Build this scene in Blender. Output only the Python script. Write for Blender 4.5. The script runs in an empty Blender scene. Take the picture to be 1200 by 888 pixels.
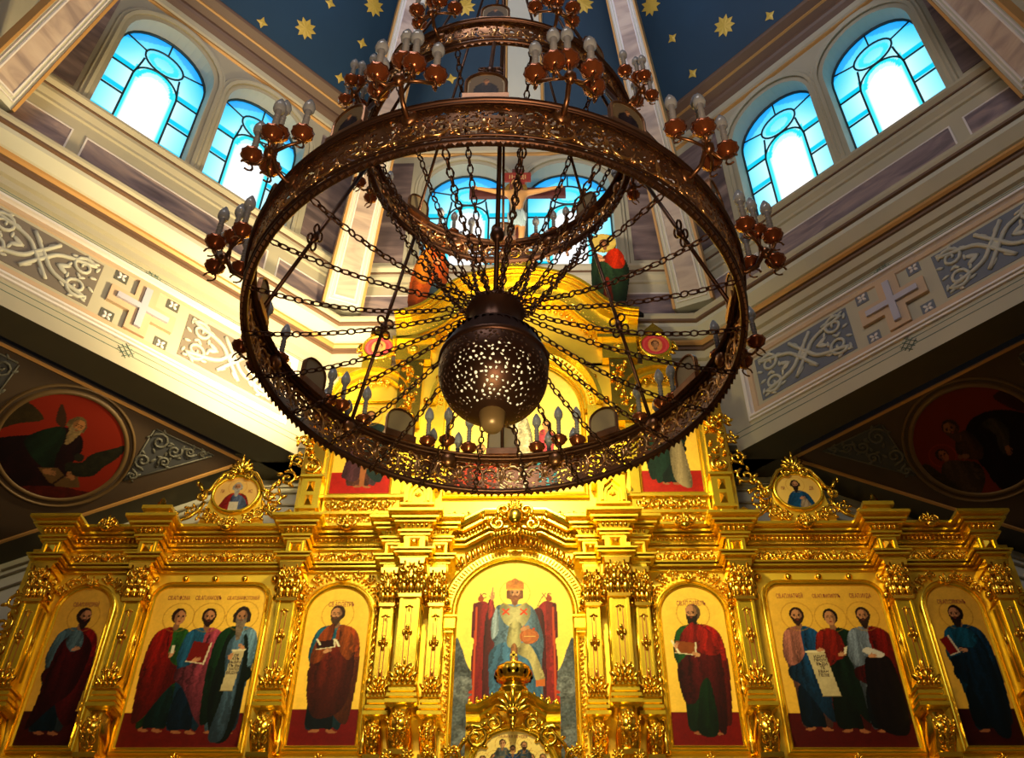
import bpy, math, random
import numpy as np
from mathutils import Vector, Matrix
random.seed(7); rng = np.random.RandomState(5)
PI = math.pi; R = math.radians
sc = bpy.context.scene
COL = sc.collection

# ------------------------------------------------------------------ camera
cam_d = bpy.data.cameras.new('camera'); cam = bpy.data.objects.new('camera', cam_d); COL.objects.link(cam)
cam_d.sensor_width = 36.0; cam_d.lens = 1150.0/1200.0*36.0; cam_d.clip_end = 200
def cam_matrix(pitch, yaw, roll, pos):
    p, y, r = R(pitch), R(yaw), R(roll)
    F = Vector((math.sin(y)*math.cos(p), math.cos(y)*math.cos(p), math.sin(p)))
    Rt = Vector((math.cos(y), -math.sin(y), 0)); U = Rt.cross(F)
    R2 = Rt*math.cos(r)+U*math.sin(r); U2 = -Rt*math.sin(r)+U*math.cos(r)
    m = Matrix(((R2.x, U2.x, -F.x, pos[0]), (R2.y, U2.y, -F.y, pos[1]), (R2.z, U2.z, -F.z, pos[2]), (0, 0, 0, 1)))
    return m
cam.matrix_world = cam_matrix(41.5, -1.6, 0.6, (0.22, 0, 0))
sc.camera = cam
sc.view_settings.view_transform = 'Standard'
try: sc.view_settings.look = 'None'
except Exception: pass
sc.view_settings.gamma = 1.0; sc.view_settings.exposure = 0.28; sc.view_settings.use_curve_mapping = False

# ------------------------------------------------------------------ world and lights
w = bpy.data.worlds.new('world'); sc.world = w; w.use_nodes = True
w.node_tree.nodes['Background'].inputs[0].default_value = (0.75, 0.8, 1.0, 1)
w.node_tree.nodes['Background'].inputs[1].default_value = 0.03
def aim(o, target):
    d = Vector(target)-o.location; o.rotation_euler = d.to_track_quat('-Z', 'Y').to_euler()
def light(name, typ, loc, target, energy, color, size=0.5, spot=None, blend=0.6, size_y=None):
    d = bpy.data.lights.new(name, typ); o = bpy.data.objects.new(name, d); COL.objects.link(o)
    o.location = loc; d.energy = energy; d.color = color
    if typ == 'AREA':
        d.size = size
        if size_y: d.shape = 'RECTANGLE'; d.size_y = size_y
    else: d.shadow_soft_size = size
    if typ == 'SPOT': d.spot_size = R(spot); d.spot_blend = blend
    if target: aim(o, target)
    return o
WARM = (1.0, 0.74, 0.32)
light('spot_lamp_front', 'SPOT', (0.0, 5.6, 9.2), (0.0, 10, 5.4), 1900, (1.0, 0.85, 0.36), 0.22, 86, 1.0)
light('spot_lamp_low', 'SPOT', (0.0, 2.8, 1.6), (0.0, 10, 6.2), 400, (1.0, 0.82, 0.36), 0.25, 60, 1.0)
light('spot_lamp_crest', 'SPOT', (-0.3, 7.3, 6.6), (0, 10.2, 9.0), 260, (1.0, 0.80, 0.34), 0.25, 110, 0.9)
light('spot_lamp_wall', 'SPOT', (-2.35, 8.55, 8.1), (-3.9, 9.6, 9.8), 620, (1.0, 0.80, 0.40), 0.12, 150, 0.7)
light('spot_lamp_wall_low', 'SPOT', (0.6, 5.0, 5.0), (-5.2, 8.2, 10.6), 900, (1.0, 0.80, 0.46), 0.25, 70, 0.8)
light('rib_fill', 'SPOT', (-2.3, 8.2, 7.9), (-5.7, 6.3, 11.2), 420, (1.0, 0.76, 0.36), 0.12, 44, 0.8)  # extra unseen beam added to brighten the left rib
light('spot_lamp_pilaster', 'SPOT', (-1.2, 7.6, 9.0), (-2.6, 9.9, 11.4), 300, (1.0, 0.82, 0.42), 0.12, 60, 0.8)
light('spot_lamp_side_left', 'SPOT', (-1.5, 6.5, 5.2), (-5.0, 10.0, 5.3), 130, (1.0, 0.60, 0.20), 0.15, 80, 0.9)
light('spot_lamp_side_right', 'SPOT', (1.5, 6.5, 5.2), (5.0, 10.0, 5.3), 90, (1.0, 0.60, 0.20), 0.15, 80, 0.9)
light('figures_fill', 'SPOT', (0.0, 7.6, 9.3), (0, 10.0, 11.3), 420, (1.0, 0.88, 0.68), 0.15, 80, 0.8)  # unseen fill light added to brighten the crucifix and the mourners
light('lamp_nave_floor', 'SPOT', (0.6, -0.6, -0.4), (0.0, 3.2, 5.0), 900, (1.0, 0.70, 0.40), 0.3, 38, 0.9)
light('daylight_drum', 'AREA', (0.0, 3.9, 12.9), (0, 3.9, 20), 200, (0.66, 0.76, 1.0), 5.0)
light('daylight_west_windows', 'AREA', (-1.5, -1.6, 12.8), (1.0, 9.0, 11.6), 290, (0.94, 0.90, 0.88), 4.0, size_y=2.5)

# ------------------------------------------------------------------ materials
def nt(name):
    m = bpy.data.materials.new(name); m.use_nodes = True
    return m, m.node_tree, m.node_tree.nodes['Principled BSDF']
def mat(name, col, rough=0.5, metal=0.0, noise=0.0, nscale=6.0, bump=0.0, bscale=40.0, spec=0.5, emis=None, estr=0):
    m, t, b = nt(name)
    b.inputs['Base Color'].default_value = (*col, 1); b.inputs['Roughness'].default_value = rough
    b.inputs['Metallic'].default_value = metal; b.inputs['Specular IOR Level'].default_value = spec
    tc = t.nodes.new('ShaderNodeTexCoord')
    if noise > 0:
        n = t.nodes.new('ShaderNodeTexNoise'); n.inputs['Scale'].default_value = nscale; n.inputs['Detail'].default_value = 5
        t.links.new(tc.outputs['Object'], n.inputs['Vector'])
        r = t.nodes.new('ShaderNodeValToRGB')
        r.color_ramp.elements[0].position = 0.3; r.color_ramp.elements[1].position = 0.7
        r.color_ramp.elements[0].color = (*[c*(1-noise) for c in col], 1)
        r.color_ramp.elements[1].color = (*[min(1, c*(1+noise)) for c in col], 1)
        t.links.new(n.outputs['Fac'], r.inputs['Fac']); t.links.new(r.outputs['Color'], b.inputs['Base Color'])
    if bump > 0:
        n2 = t.nodes.new('ShaderNodeTexNoise'); n2.inputs['Scale'].default_value = bscale; n2.inputs['Detail'].default_value = 4
        t.links.new(tc.outputs['Object'], n2.inputs['Vector'])
        bp = t.nodes.new('ShaderNodeBump'); bp.inputs['Strength'].default_value = bump; bp.inputs['Distance'].default_value = 0.02
        t.links.new(n2.outputs['Fac'], bp.inputs['Height']); t.links.new(bp.outputs['Normal'], b.inputs['Normal'])
    if emis:
        b.inputs['Emission Color'].default_value = (*emis, 1); b.inputs['Emission Strength'].default_value = estr
    return m
def marble(name, c1, c2, c3, scale=1.6, stretch=(0.35, 0.35, 1.6), rot=(0.5, 0.7, 0.3)):
    m, t, b = nt(name)
    tc = t.nodes.new('ShaderNodeTexCoord'); mp = t.nodes.new('ShaderNodeMapping')
    mp.inputs['Scale'].default_value = stretch; mp.inputs['Rotation'].default_value = rot
    wv = t.nodes.new('ShaderNodeTexNoise'); wv.inputs['Scale'].default_value = scale*2.2; wv.inputs['Distortion'].default_value = 1.2
    wv.inputs['Detail'].default_value = 7
    r = t.nodes.new('ShaderNodeValToRGB'); r.color_ramp.elements[0].color = (*c1, 1); r.color_ramp.elements[1].color = (*c3, 1)
    r.color_ramp.elements[0].position = 0.34; r.color_ramp.elements[1].position = 0.74
    e = r.color_ramp.elements.new(0.52); e.color = (*c2, 1)
    t.links.new(tc.outputs['Object'], mp.inputs['Vector']); t.links.new(mp.outputs['Vector'], wv.inputs['Vector'])
    t.links.new(wv.outputs['Fac'], r.inputs['Fac']); t.links.new(r.outputs['Color'], b.inputs['Base Color'])
    b.inputs['Roughness'].default_value = 0.38
    return m
def paintmat(name, rough=0.42, spec=0.4, metal=0.0):
    m, t, b = nt(name)
    a = t.nodes.new('ShaderNodeAttribute'); a.attribute_name = 'Col'
    t.links.new(a.outputs['Color'], b.inputs['Base Color'])
    b.inputs['Roughness'].default_value = rough; b.inputs['Specular IOR Level'].default_value = spec
    return m
def glassmat(name, strength):
    m, t, b = nt(name)
    a = t.nodes.new('ShaderNodeAttribute'); a.attribute_name = 'Col'
    t.links.new(a.outputs['Color'], b.inputs['Emission Color']); b.inputs['Emission Strength'].default_value = strength
    b.inputs['Base Color'].default_value = (0.02, 0.05, 0.06, 1); b.inputs['Roughness'].default_value = 0.15
    return m
M = dict(
    gold=mat('gold_leaf', (1.0, 0.66, 0.045), 0.27, 0.9, noise=0.08, nscale=5, bump=0.03, bscale=70),
    gold_matte=mat('gold_ground', (0.98, 0.64, 0.05), 0.42, 0.7, noise=0.10, nscale=3, bump=0.02, bscale=30),
    gold_carved=mat('gold_carving', (1.0, 0.62, 0.06), 0.20, 1.0),
    red_groove=mat('dark_red_strip', (0.30, 0.05, 0.01), 0.5, 0.3),
    plaster=mat('cream_plaster', (0.44, 0.39, 0.29), 0.6, noise=0.06, nscale=1.2),
    plaster2=mat('pale_plaster', (0.52, 0.50, 0.42), 0.6, noise=0.05, nscale=1.5),
    olive=mat('shaded_olive', (0.065, 0.055, 0.030), 0.7, noise=0.1, nscale=2),  # dark olive with the shadow of the soffits put into its colour
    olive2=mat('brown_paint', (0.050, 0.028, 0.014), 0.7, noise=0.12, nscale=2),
    mould_dark=mat('brown_moulding', (0.14, 0.075, 0.045), 0.5),
    mould_gold=mat('ochre_moulding', (0.50, 0.26, 0.08), 0.45, 0.15),
    mould_peach=mat('peach_paint', (0.52, 0.36, 0.24), 0.55),
    white_line=mat('white_moulding', (0.72, 0.66, 0.66), 0.45),
    line=mat('painted_line', (0.12, 0.10, 0.08), 0.6),
    lavender=mat('lavender_paint', (0.42, 0.40, 0.50), 0.5),
    slate=mat('slate_ground', (0.13, 0.14, 0.18), 0.6), slate_dark=mat('dim_slate_ground', (0.045, 0.045, 0.05), 0.7), slate_warm=mat('warm_lit_slate', (0.17, 0.135, 0.11), 0.6),
    scroll=mat('scroll_relief', (0.46, 0.44, 0.38), 0.55),
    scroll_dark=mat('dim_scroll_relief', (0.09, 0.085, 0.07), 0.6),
    teal=mat('teal_knot', (0.10, 0.16, 0.13), 0.6),
    marble_w=marble('wall_marble', (0.10, 0.07, 0.075), (0.19, 0.13, 0.13), (0.36, 0.26, 0.24), 0.9),
    marble_s=marble('strip_marble', (0.13, 0.10, 0.12), (0.24, 0.18, 0.20), (0.42, 0.30, 0.27), 1.5),
    marble_r=marble('rib_marble', (0.30, 0.22, 0.20), (0.48, 0.36, 0.30), (0.60, 0.48, 0.40), 1.1),
    blue=mat('blue_ceiling', (0.006, 0.034, 0.072), 0.65, noise=0.15, nscale=0.6),
    star=mat('star_gold', (0.62, 0.40, 0.06), 0.5, 0.2),
    bronze=mat('bronze', (0.25, 0.115, 0.055), 0.34, 0.9, noise=0.25, nscale=14),
    bronze_lit=mat('lit_bronze', (0.74, 0.42, 0.17), 0.28, 0.95, noise=0.2, nscale=14),  # lighter copy of the bronze, scroll highlights put into its colour
    bronze_dark=mat('dark_bronze', (0.10, 0.045, 0.028), 0.38, 0.85),
    candle=mat('candle_sleeve', (0.24, 0.24, 0.28), 0.3),
    bulb=mat('frosted_bulb', (0.33, 0.35, 0.41), 0.2),
    amber=mat('amber_cup', (0.36, 0.10, 0.035), 0.22, 0.7),
    lampglass=mat('brown_lamp_glass', (0.22, 0.13, 0.06), 0.35, 0.3),
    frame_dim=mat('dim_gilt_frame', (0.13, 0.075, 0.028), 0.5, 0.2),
    lead=mat('window_lead', (0.010, 0.03, 0.04), 0.5),
    plaque_back=mat('plaque_back', (0.30, 0.23, 0.13), 0.5, 0.2),
    paint=paintmat('icon_paint', 0.5, 0.12), mural=paintmat('mural_paint', 0.7, 0.15),
    glass=glassmat('lit_window_glass', 1.12),
    ink=mat('red_lettering', (0.30, 0.05, 0.02), 0.6), ink_dark=mat('dark_lettering', (0.06, 0.035, 0.02), 0.6),
    stone=mat('floor_stone', (0.32, 0.25, 0.20), 0.35, noise=0.2, nscale=2),
    wall_low=mat('lower_wall_paint', (0.30, 0.26, 0.20), 0.6, noise=0.1, nscale=1.5),
)

# ------------------------------------------------------------------ object helpers
ORG = {}
def tag(o, label=None, cat=None, group=None, kind=None):
    if label: o['label'] = label
    if cat: o['category'] = cat
    if group: o['group'] = group
    if kind: o['kind'] = kind
    return o
def empty(name, loc=(0, 0, 0), label=None, cat=None, group=None, kind=None, rz=0, parent=None):
    o = bpy.data.objects.new(name, None); COL.objects.link(o); o.location = loc; o.rotation_euler = (0, 0, rz)
    o.empty_display_size = 0.1
    ORG[o.name] = Vector(loc) if rz == 0 else Vector((0, 0, 0))
    return tag(o, label, cat, group, kind)

class MB:
    def __init__(s): s.v = []; s.f = []; s.m = []; s.sm = []; s.cuts = []
    def add(s, vs, fs, mi=0, smooth=False):
        b = len(s.v); s.v.extend([tuple(p) for p in vs]); s.f.extend([tuple(i+b for i in f) for f in fs])
        s.m.extend([mi]*len(fs)); s.sm.extend([smooth]*len(fs))
    def box(s, x0, x1, y0, y1, z0, z1, mi=0, F=None):
        vs = [(x, y, z) for x in (x0, x1) for y in (y0, y1) for z in (z0, z1)]
        if F: vs = [F(*p) for p in vs]
        s.add(vs, [(0, 1, 3, 2), (4, 6, 7, 5), (0, 4, 5, 1), (2, 3, 7, 6), (0, 2, 6, 4), (1, 5, 7, 3)], mi)
    def frustum(s, cx, cz, w, h, y0, y1, k, mi=0, F=None):
        vs = []
        for (q, y) in ((1, y0), (k, y1)):
            vs += [(cx-w*q, y, cz-h*q), (cx+w*q, y, cz-h*q), (cx+w*q, y, cz+h*q), (cx-w*q, y, cz+h*q)]
        if F: vs = [F(*p) for p in vs]
        s.add(vs, [(3, 2, 1, 0), (4, 5, 6, 7), (0, 1, 5, 4), (1, 2, 6, 5), (2, 3, 7, 6), (3, 0, 4, 7)], mi)
    def tube(s, pts, rad, n=6, mi=0, cap=True, flat=None, smooth=True):
        pts = [Vector(p) for p in pts]; k = len(pts)
        if k < 2: return
        rs = rad if isinstance(rad, (list, tuple)) else [rad]*k
        vs = []; t0 = (pts[1]-pts[0]).normalized()
        up = Vector((0, 0, 1)) if abs(t0.z) < 0.9 else Vector((1, 0, 0))
        if flat is not None: up = Vector(flat)
        a = t0.cross(up).normalized()
        for i in range(k):
            t = (pts[min(i+1, k-1)]-pts[max(i-1, 0)])
            if t.length < 1e-9: t = t0
            t.normalize(); a = (a-t*a.dot(t))
            if a.length < 1e-6: a = t.orthogonal()
            a.normalize(); b = t.cross(a)
            for j in range(n):
                q = 2*PI*j/n; vs.append(pts[i]+(a*math.cos(q)+b*math.sin(q))*rs[i])
        fs = [(i*n+j, i*n+(j+1) % n, (i+1)*n+(j+1) % n, (i+1)*n+j) for i in range(k-1) for j in range(n)]
        if cap: fs += [tuple(range(n-1, -1, -1)), tuple((k-1)*n+j for j in range(n))]
        s.add(vs, fs, mi, smooth)
    def lathe(s, prof, c=(0, 0, 0), n=16, mi=0, F=None, smooth=True, axis='z', flute=0.0, nf=12):
        vs = []
        for (r, z) in prof:
            for j in range(n):
                q = 2*PI*j/n; rr = r*(1+flute*math.cos(nf*q))
                if axis == 'z': p = (c[0]+rr*math.cos(q), c[1]+rr*math.sin(q), c[2]+z)
                else: p = (c[0]+rr*math.cos(q), c[1]-z, c[2]+rr*math.sin(q))
                vs.append(F(*p) if F else p)
        k = len(prof)
        fs = [(i*n+j, i*n+(j+1) % n, (i+1)*n+(j+1) % n, (i+1)*n+j) for i in range(k-1) for j in range(n)]
        if prof[0][0] > 1e-4: fs.append(tuple(range(n-1, -1, -1)))
        if prof[-1][0] > 1e-4: fs.append(tuple((k-1)*n+j for j in range(n)))
        s.add(vs, fs, mi, smooth)
    def ell(s, c, r, n=8, m=5, mi=0, rot=0.0, F=None):
        # ellipsoid, radii r=(rx,ry,rz), rotated by rot in the x-z plane
        vs = []; ca, sa = math.cos(rot), math.sin(rot)
        for i in range(m+1):
            th = PI*i/m
            for j in range(n):
                q = 2*PI*j/n
                x, y, z = r[0]*math.sin(th)*math.cos(q), r[1]*math.sin(th)*math.sin(q), r[2]*math.cos(th)
                p = (c[0]+x*ca-z*sa, c[1]+y, c[2]+x*sa+z*ca); vs.append(F(*p) if F else p)
        fs = [(i*n+j, (i+1)*n+j, (i+1)*n+(j+1) % n, i*n+(j+1) % n) for i in range(m) for j in range(n)]
        s.add(vs, fs, mi, True)
    def sweep(s, path, prof, Fm, closed=False, mi=0, cap=True, smooth=False):
        # path: 2D points; prof: (offset to the left normal, height); Fm(px,py,h)->world
        k = len(path); n = len(prof); vs = []
        P = [Vector((p[0], p[1])) for p in path]
        for i in range(k):
            if closed: a, b = P[(i-1) % k], P[(i+1) % k]
            else: a, b = P[max(i-1, 0)], P[min(i+1, k-1)]
            t1 = (P[i]-a); t2 = (b-P[i])
            if t1.length < 1e-9: t1 = t2
            if t2.length < 1e-9: t2 = t1
            t1 = t1.normalized(); t2 = t2.normalized()
            n1 = Vector((-t1.y, t1.x)); n2 = Vector((-t2.y, t2.x)); nn = (n1+n2)
            if nn.length < 1e-6: nn = n1
            nn.normalize(); kk = 1/max(0.35, nn.dot(n1))
            for (o, h) in prof:
                q = P[i]+nn*o*kk; vs.append(Fm(q.x, q.y, h))
        fs = []
        for i in range(k if closed else k-1):
            i2 = (i+1) % k
            for j in range(n-1): fs.append((i*n+j, i*n+j+1, i2*n+j+1, i2*n+j))
        if cap and not closed: fs += [tuple(range(n-1, -1, -1)), tuple((k-1)*n+j for j in range(n))]
        s.add(vs, fs, mi, smooth)
    def prism(s, poly, y0, y1, mi=0, F=None):
        # polygon in x-z extruded from y0 to y1
        n = len(poly); vs = [(p[0], y0, p[1]) for p in poly]+[(p[0], y1, p[1]) for p in poly]
        if F: vs = [F(*p) for p in vs]
        s.add(vs, [tuple(range(n-1, -1, -1)), tuple(range(n, 2*n))]+[(i, (i+1) % n, n+(i+1) % n, n+i) for i in range(n)], mi)
    def piece(s): s.cuts.append((len(s.v), len(s.f)))
    def build_each(s, name, mats, parent=None):
        c = sorted(set([(0, 0)]+s.cuts))+[(len(s.v), len(s.f))]; out = []
        for (v0, f0), (v1, f1) in zip(c[:-1], c[1:]):
            if f1 == f0: continue
            q = MB(); q.v = s.v[v0:v1]; q.f = [tuple(i-v0 for i in f) for f in s.f[f0:f1]]; q.m = s.m[f0:f1]; q.sm = s.sm[f0:f1]
            out.append(q.build(name, mats, parent))
        return out
    def build(s, name, mats, parent=None, label=None):
        if not isinstance(mats, (list, tuple)): mats = [mats]
        me = bpy.data.meshes.new(name)
        o0 = ORG.get(parent.name, Vector((0, 0, 0))) if parent else Vector((0, 0, 0))
        me.from_pydata([(p[0]-o0.x, p[1]-o0.y, p[2]-o0.z) for p in s.v], [], s.f)
        for m_ in mats: me.materials.append(m_)
        me.polygons.foreach_set('material_index', s.m); me.polygons.foreach_set('use_smooth', s.sm)
        me.update()
        o = bpy.data.objects.new(name, me); COL.objects.link(o)
        if parent: o.parent = parent
        ORG[o.name] = o0.copy()
        if label: o['label'] = label
        return o
def copy_tree(o, parent=None):
    c = o.copy(); COL.objects.link(c)
    if parent: c.parent = parent
    ORG[c.name] = ORG.get(o.name, Vector((0, 0, 0)))
    for ch in list(o.children): copy_tree(ch, c)
    return c

def spiral(cx, cz, r0, turns, a0, sgn=1, n=16, rend=0.12):
    pts = []
    for i in range(n+1):
        t = i/n; r = r0*(1-t*(1-rend)); a = a0+sgn*turns*2*PI*t
        pts.append((cx+r*math.cos(a), cz+r*math.sin(a)))
    return pts
def acanthus(mb, x0, x1, z0, z1, F, thick=0.012, dep=0.02, leaf=True, mi=0, n=None, nseg=14, ns=5, rosette=True):
    """running scroll relief filling x0..x1, z0..z1; F(x,d,z): d = towards the viewer"""
    H = z1-z0; L = x1-x0; n = n or max(1, int(round(L/(H*1.05)))); T = L/n; zc = (z0+z1)/2
    for i in range(n):
        cx = x0+(i+0.5)*T; sg = 1 if i % 2 == 0 else -1; r = min(T*0.42, H*0.42)
        sp = spiral(cx, zc, r, 1.35, -sg*PI*0.75, sg, nseg)
        stem = [(cx-T*0.62, zc+sg*H*0.30), (cx-T*0.45, zc-sg*H*0.02)]+sp
        rr = [thick*0.7]+[thick*(1.15-0.6*j/len(stem)) for j in range(1, len(stem))]
        mb.tube([F(max(x0, p[0]), dep*0.5, p[1]) for p in stem], rr, ns, mi)
        mb.ell((cx, dep*0.5, zc), (thick*1.9, dep*0.9, thick*1.9), 6, 4, mi, 0, F)
        if leaf:
            for k in range(5):
                a = -sg*PI*0.75+sg*(0.5+k*1.15); q = r*(1.02)
                mb.ell((cx+q*math.cos(a), dep*0.4, zc+q*math.sin(a)), (thick*2.6, dep*0.6, thick*1.1), 6, 4, mi, a+0.6*sg, F)
            for k in (-1, 1):
                mb.ell((cx+T*0.46, dep*0.4, zc+k*H*0.30), (thick*2.4, dep*0.6, thick*1.0), 6, 4, mi, k*0.8, F)
def leafrow(mb, x0, x1, z, h, F, mi=0, step=None, d=0.015):
    step = step or h*0.8; n = max(1, int((x1-x0)/step))
    for i in range(n):
        x = x0+(i+0.5)*(x1-x0)/n
        mb.ell((x, d*0.3, z), (step*0.42, d, h*0.5), 6, 4, mi, 0, F)
def palmette(mb, cx, cz, r, F, mi=0, n=7, d=0.03, a0=-1.2, a1=1.2, base=True):
    for i in range(n):
        a = a0+(a1-a0)*i/(n-1); l = r*(1-0.28*abs(a)/1.2)
        mb.ell((cx+math.sin(a)*l*0.55, d*0.6, cz+math.cos(a)*l*0.55), (r*0.13, d, l*0.5), 6, 5, mi, -a, F)
    if base: mb.ell((cx, d*0.8, cz), (r*0.22, d*1.3, r*0.2), 8, 5, mi, 0, F)

# ------------------------------------------------------------------ painter (vertex colours on a dense panel)
def lin(c):
    c = np.asarray(c, float); return np.where(c <= 0.04045, c/12.92, ((c+0.055)/1.055)**2.4)
def cr(pts, n=6, closed=True):
    P = np.array(pts, float); k = len(P); out = []
    for i in range(k if closed else k-1):
        p0, p1, p2, p3 = (P[(i-1) % k], P[i], P[(i+1) % k], P[(i+2) % k]) if closed else (P[max(i-1, 0)], P[i], P[i+1], P[min(i+2, k-1)])
        for j in range(n):
            t = j/n; out.append(0.5*((2*p1)+(-p0+p2)*t+(2*p0-5*p1+4*p2-p3)*t*t+(-p0+3*p1-3*p2+p3)*t**3))
    if not closed: out.append(P[-1])
    return np.array(out)
class Canvas:
    def __init__(s, w, h, res, col):
        s.w, s.h = w, h; s.nx, s.nz = max(4, int(w/res)), max(4, int(h/res))
        s.X, s.Z = np.meshgrid(np.linspace(-w/2, w/2, s.nx+1), np.linspace(0, h, s.nz+1))
        s.C = np.zeros(s.X.shape+(3,)); s.C[:] = col; s.A = np.ones(s.X.shape, bool)
        s.N = s.noise(0.06)*0.5+s.noise(0.015)*0.5; s.dk = 1.0; s.grad = (w < 1.3 and h > 1.7)
    def noise(s, scale):
        gx, gz = int(s.w/scale)+3, int(s.h/scale)+3; g = rng.rand(gz, gx)*2-1
        fx = (s.X+s.w/2)/scale; fz = s.Z/scale; ix, iz = fx.astype(int), fz.astype(int); fx, fz = fx-ix, fz-iz
        fx = fx*fx*(3-2*fx); fz = fz*fz*(3-2*fz)
        return (g[iz, ix]*(1-fx)*(1-fz)+g[iz, ix+1]*fx*(1-fz)+g[iz+1, ix]*(1-fx)*fz+g[iz+1, ix+1]*fx*fz)
    def poly(s, pts, smooth=True):
        P = cr(pts) if smooth else np.array(pts, float); m = np.zeros(s.X.shape, bool); k = len(P)
        for i in range(k):
            x1, z1 = P[i]; x2, z2 = P[(i+1) % k]
            if z1 == z2: continue
            c = ((z1 > s.Z) != (z2 > s.Z)) & (s.X < (x2-x1)*(s.Z-z1)/(z2-z1)+x1); m ^= c
        return m
    def ellm(s, cx, cz, rx, rz, rot=0):
        ca, sa = math.cos(rot), math.sin(rot); dx, dz = s.X-cx, s.Z-cz
        return ((dx*ca+dz*sa)/rx)**2+((-dx*sa+dz*ca)/rz)**2 <= 1
    def put(s, m, col, var=0.08):
        s.C[m] = (np.array(col)[None]*(1+var*s.N[m])[:, None])
    def cloth(s, m, col, k=7, lean=0.0, amp=0.38, hi=None, top=None, fan=0.5):
        """cloth with folds running down; k folds over the width, fanning out towards the hem"""
        if not m.any(): return
        z1 = s.Z[m].max(); z0 = s.Z[m].min(); xc = s.X[m].mean(); wd = max(0.02, s.X[m].std()*2)
        t = (z1-s.Z)/(z1-z0+1e-6); u = (s.X-xc-lean*t*wd)/(wd*(1-fan*0.5+fan*t))
        k2 = k*0.62; ph = k2*PI*u+1.8*np.sin(4.1*t+2.3*u+k)+2.6*s.N+0.9*lean
        f = 0.55*np.sin(ph)*np.clip(0.4+np.sin(2.2*u+3*t+k), 0, 1)+0.30*np.sin(2.1*ph+1+5*t)+0.22*np.sin(7*t+9*u+k)
        side = -0.45*np.clip(np.abs(u)-0.25, 0, 1)
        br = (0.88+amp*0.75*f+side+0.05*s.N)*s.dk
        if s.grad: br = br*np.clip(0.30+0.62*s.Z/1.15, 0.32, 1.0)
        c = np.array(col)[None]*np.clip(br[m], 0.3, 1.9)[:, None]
        s.C[m] = np.clip(c, 0, 1)
    def line(s, pts, wd, col, smooth=False, closed=False):
        P = cr(pts, 6, closed) if smooth else np.array(pts, float); d = np.full(s.X.shape, 9.0); k = len(P)
        for i in range(k-1+(1 if closed else 0)):
            a, b = P[i], P[(i+1) % k]; ab = b-a; L = ab@ab+1e-12
            t = np.clip(((s.X-a[0])*ab[0]+(s.Z-a[1])*ab[1])/L, 0, 1)
            d = np.minimum(d, np.hypot(s.X-a[0]-t*ab[0], s.Z-a[1]-t*ab[1]))
        m = d < wd; s.put(m, col, 0.03)
    def ring(s, cx, cz, r, wd, col):
        m = np.abs(np.hypot(s.X-cx, s.Z-cz)-r) < wd; s.C[m] = s.C[m]*0.5+np.array(col)*0.5
    def head(s, x, z, h, hair, beard=None, turn=0.0, skin=(0.72, 0.50, 0.34), bald=False, halo=(0.62, 0.42, 0.14), blen=0.0, hairlen=0.0, tilt=0.0):
        """h = head height; z = chin"""
        if halo is not None:
            s.ring(x, z+h*0.50, h*0.86, h*0.03, halo)
        cz = z+h*0.52
        if hairlen > 0: s.put(s.poly([(x-h*.40, cz+h*.2), (x-h*.46, cz-h*.3), (x-h*.42, cz-h*hairlen), (x, cz-h*(hairlen+.1)), (x+h*.42, cz-h*hairlen), (x+h*.46, cz-h*.3), (x+h*.40, cz+h*.2)]), hair, .3)
        s.put(s.ellm(x, cz+h*0.07, h*0.40, h*0.47, tilt), hair, 0.3)
        s.put(s.ellm(x, z-h*0.05, h*0.17, h*0.25), np.array(skin)*0.72)
        fx = x+turn*h*0.12
        fm = s.ellm(fx, cz-h*0.04+(h*.06 if bald else 0), h*0.30, h*(0.43 if not bald else .46), tilt); s.put(fm, skin, 0.06)
        sh = fm & (s.X < fx-h*0.12 if turn >= 0 else s.X > fx+h*0.12); s.C[sh] *= 0.74
        if beard is not None:
            s.put(s.poly([(fx-h*.29, cz-h*.02), (fx-h*.27, cz-h*.32), (fx-h*.10, cz-h*(.55+blen)), (fx+h*.04, cz-h*(.60+blen)), (fx+h*.12, cz-h*(.5+blen)), (fx+h*.28, cz-h*.30), (fx+h*.29, cz-h*.02), (fx+h*.15, cz-h*.17), (fx, cz-h*.13), (fx-h*.15, cz-h*.17)]), beard, .3)
            s.put(s.ellm(fx+turn*h*.03, cz-h*.23, h*.09, h*.03), (0.42, .17, .12))
        else: s.put(s.ellm(fx+turn*h*.03, cz-h*.26, h*.09, h*.035), (0.50, .20, .15))
        for sg in (-1, 1):
            s.put(s.ellm(fx+turn*h*.04+sg*h*.125, cz+h*.02, h*.058, h*.035), (0.10, .06, .04))
            s.put(s.ellm(fx+turn*h*.04+sg*h*.125, cz+h*.09, h*.085, h*.022, -sg*.2), (0.20, .11, .06))
        s.line([(fx+turn*h*.05, cz+h*.02), (fx+turn*h*.09, cz-h*.11)], h*.022, np.array(skin)*.6)
    def hand(s, x, z, r, ang=0.0, skin=(0.74, 0.52, 0.36)):
        s.put(s.ellm(x, z, r*1.0, r*0.62, ang), skin)
        ca, sa = math.cos(ang), math.sin(ang)
        for k in range(4):
            o = (k-1.5)*r*0.30; a = (x+ca*r*.7-sa*o, z+sa*r*.7+ca*o); l = r*(1.0-0.15*abs(k-1.2))
            s.line([a, (a[0]+ca*l, a[1]+sa*l)], r*.13, np.array(skin)*(0.95-0.06*(k % 2)))
        s.line([(x-ca*r*.1-sa*r*.5, z-sa*r*.1+ca*r*.5), (x+ca*r*.5-sa*r*.95, z+sa*r*.5+ca*r*.95)], r*.15, np.array(skin)*.92)
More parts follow.
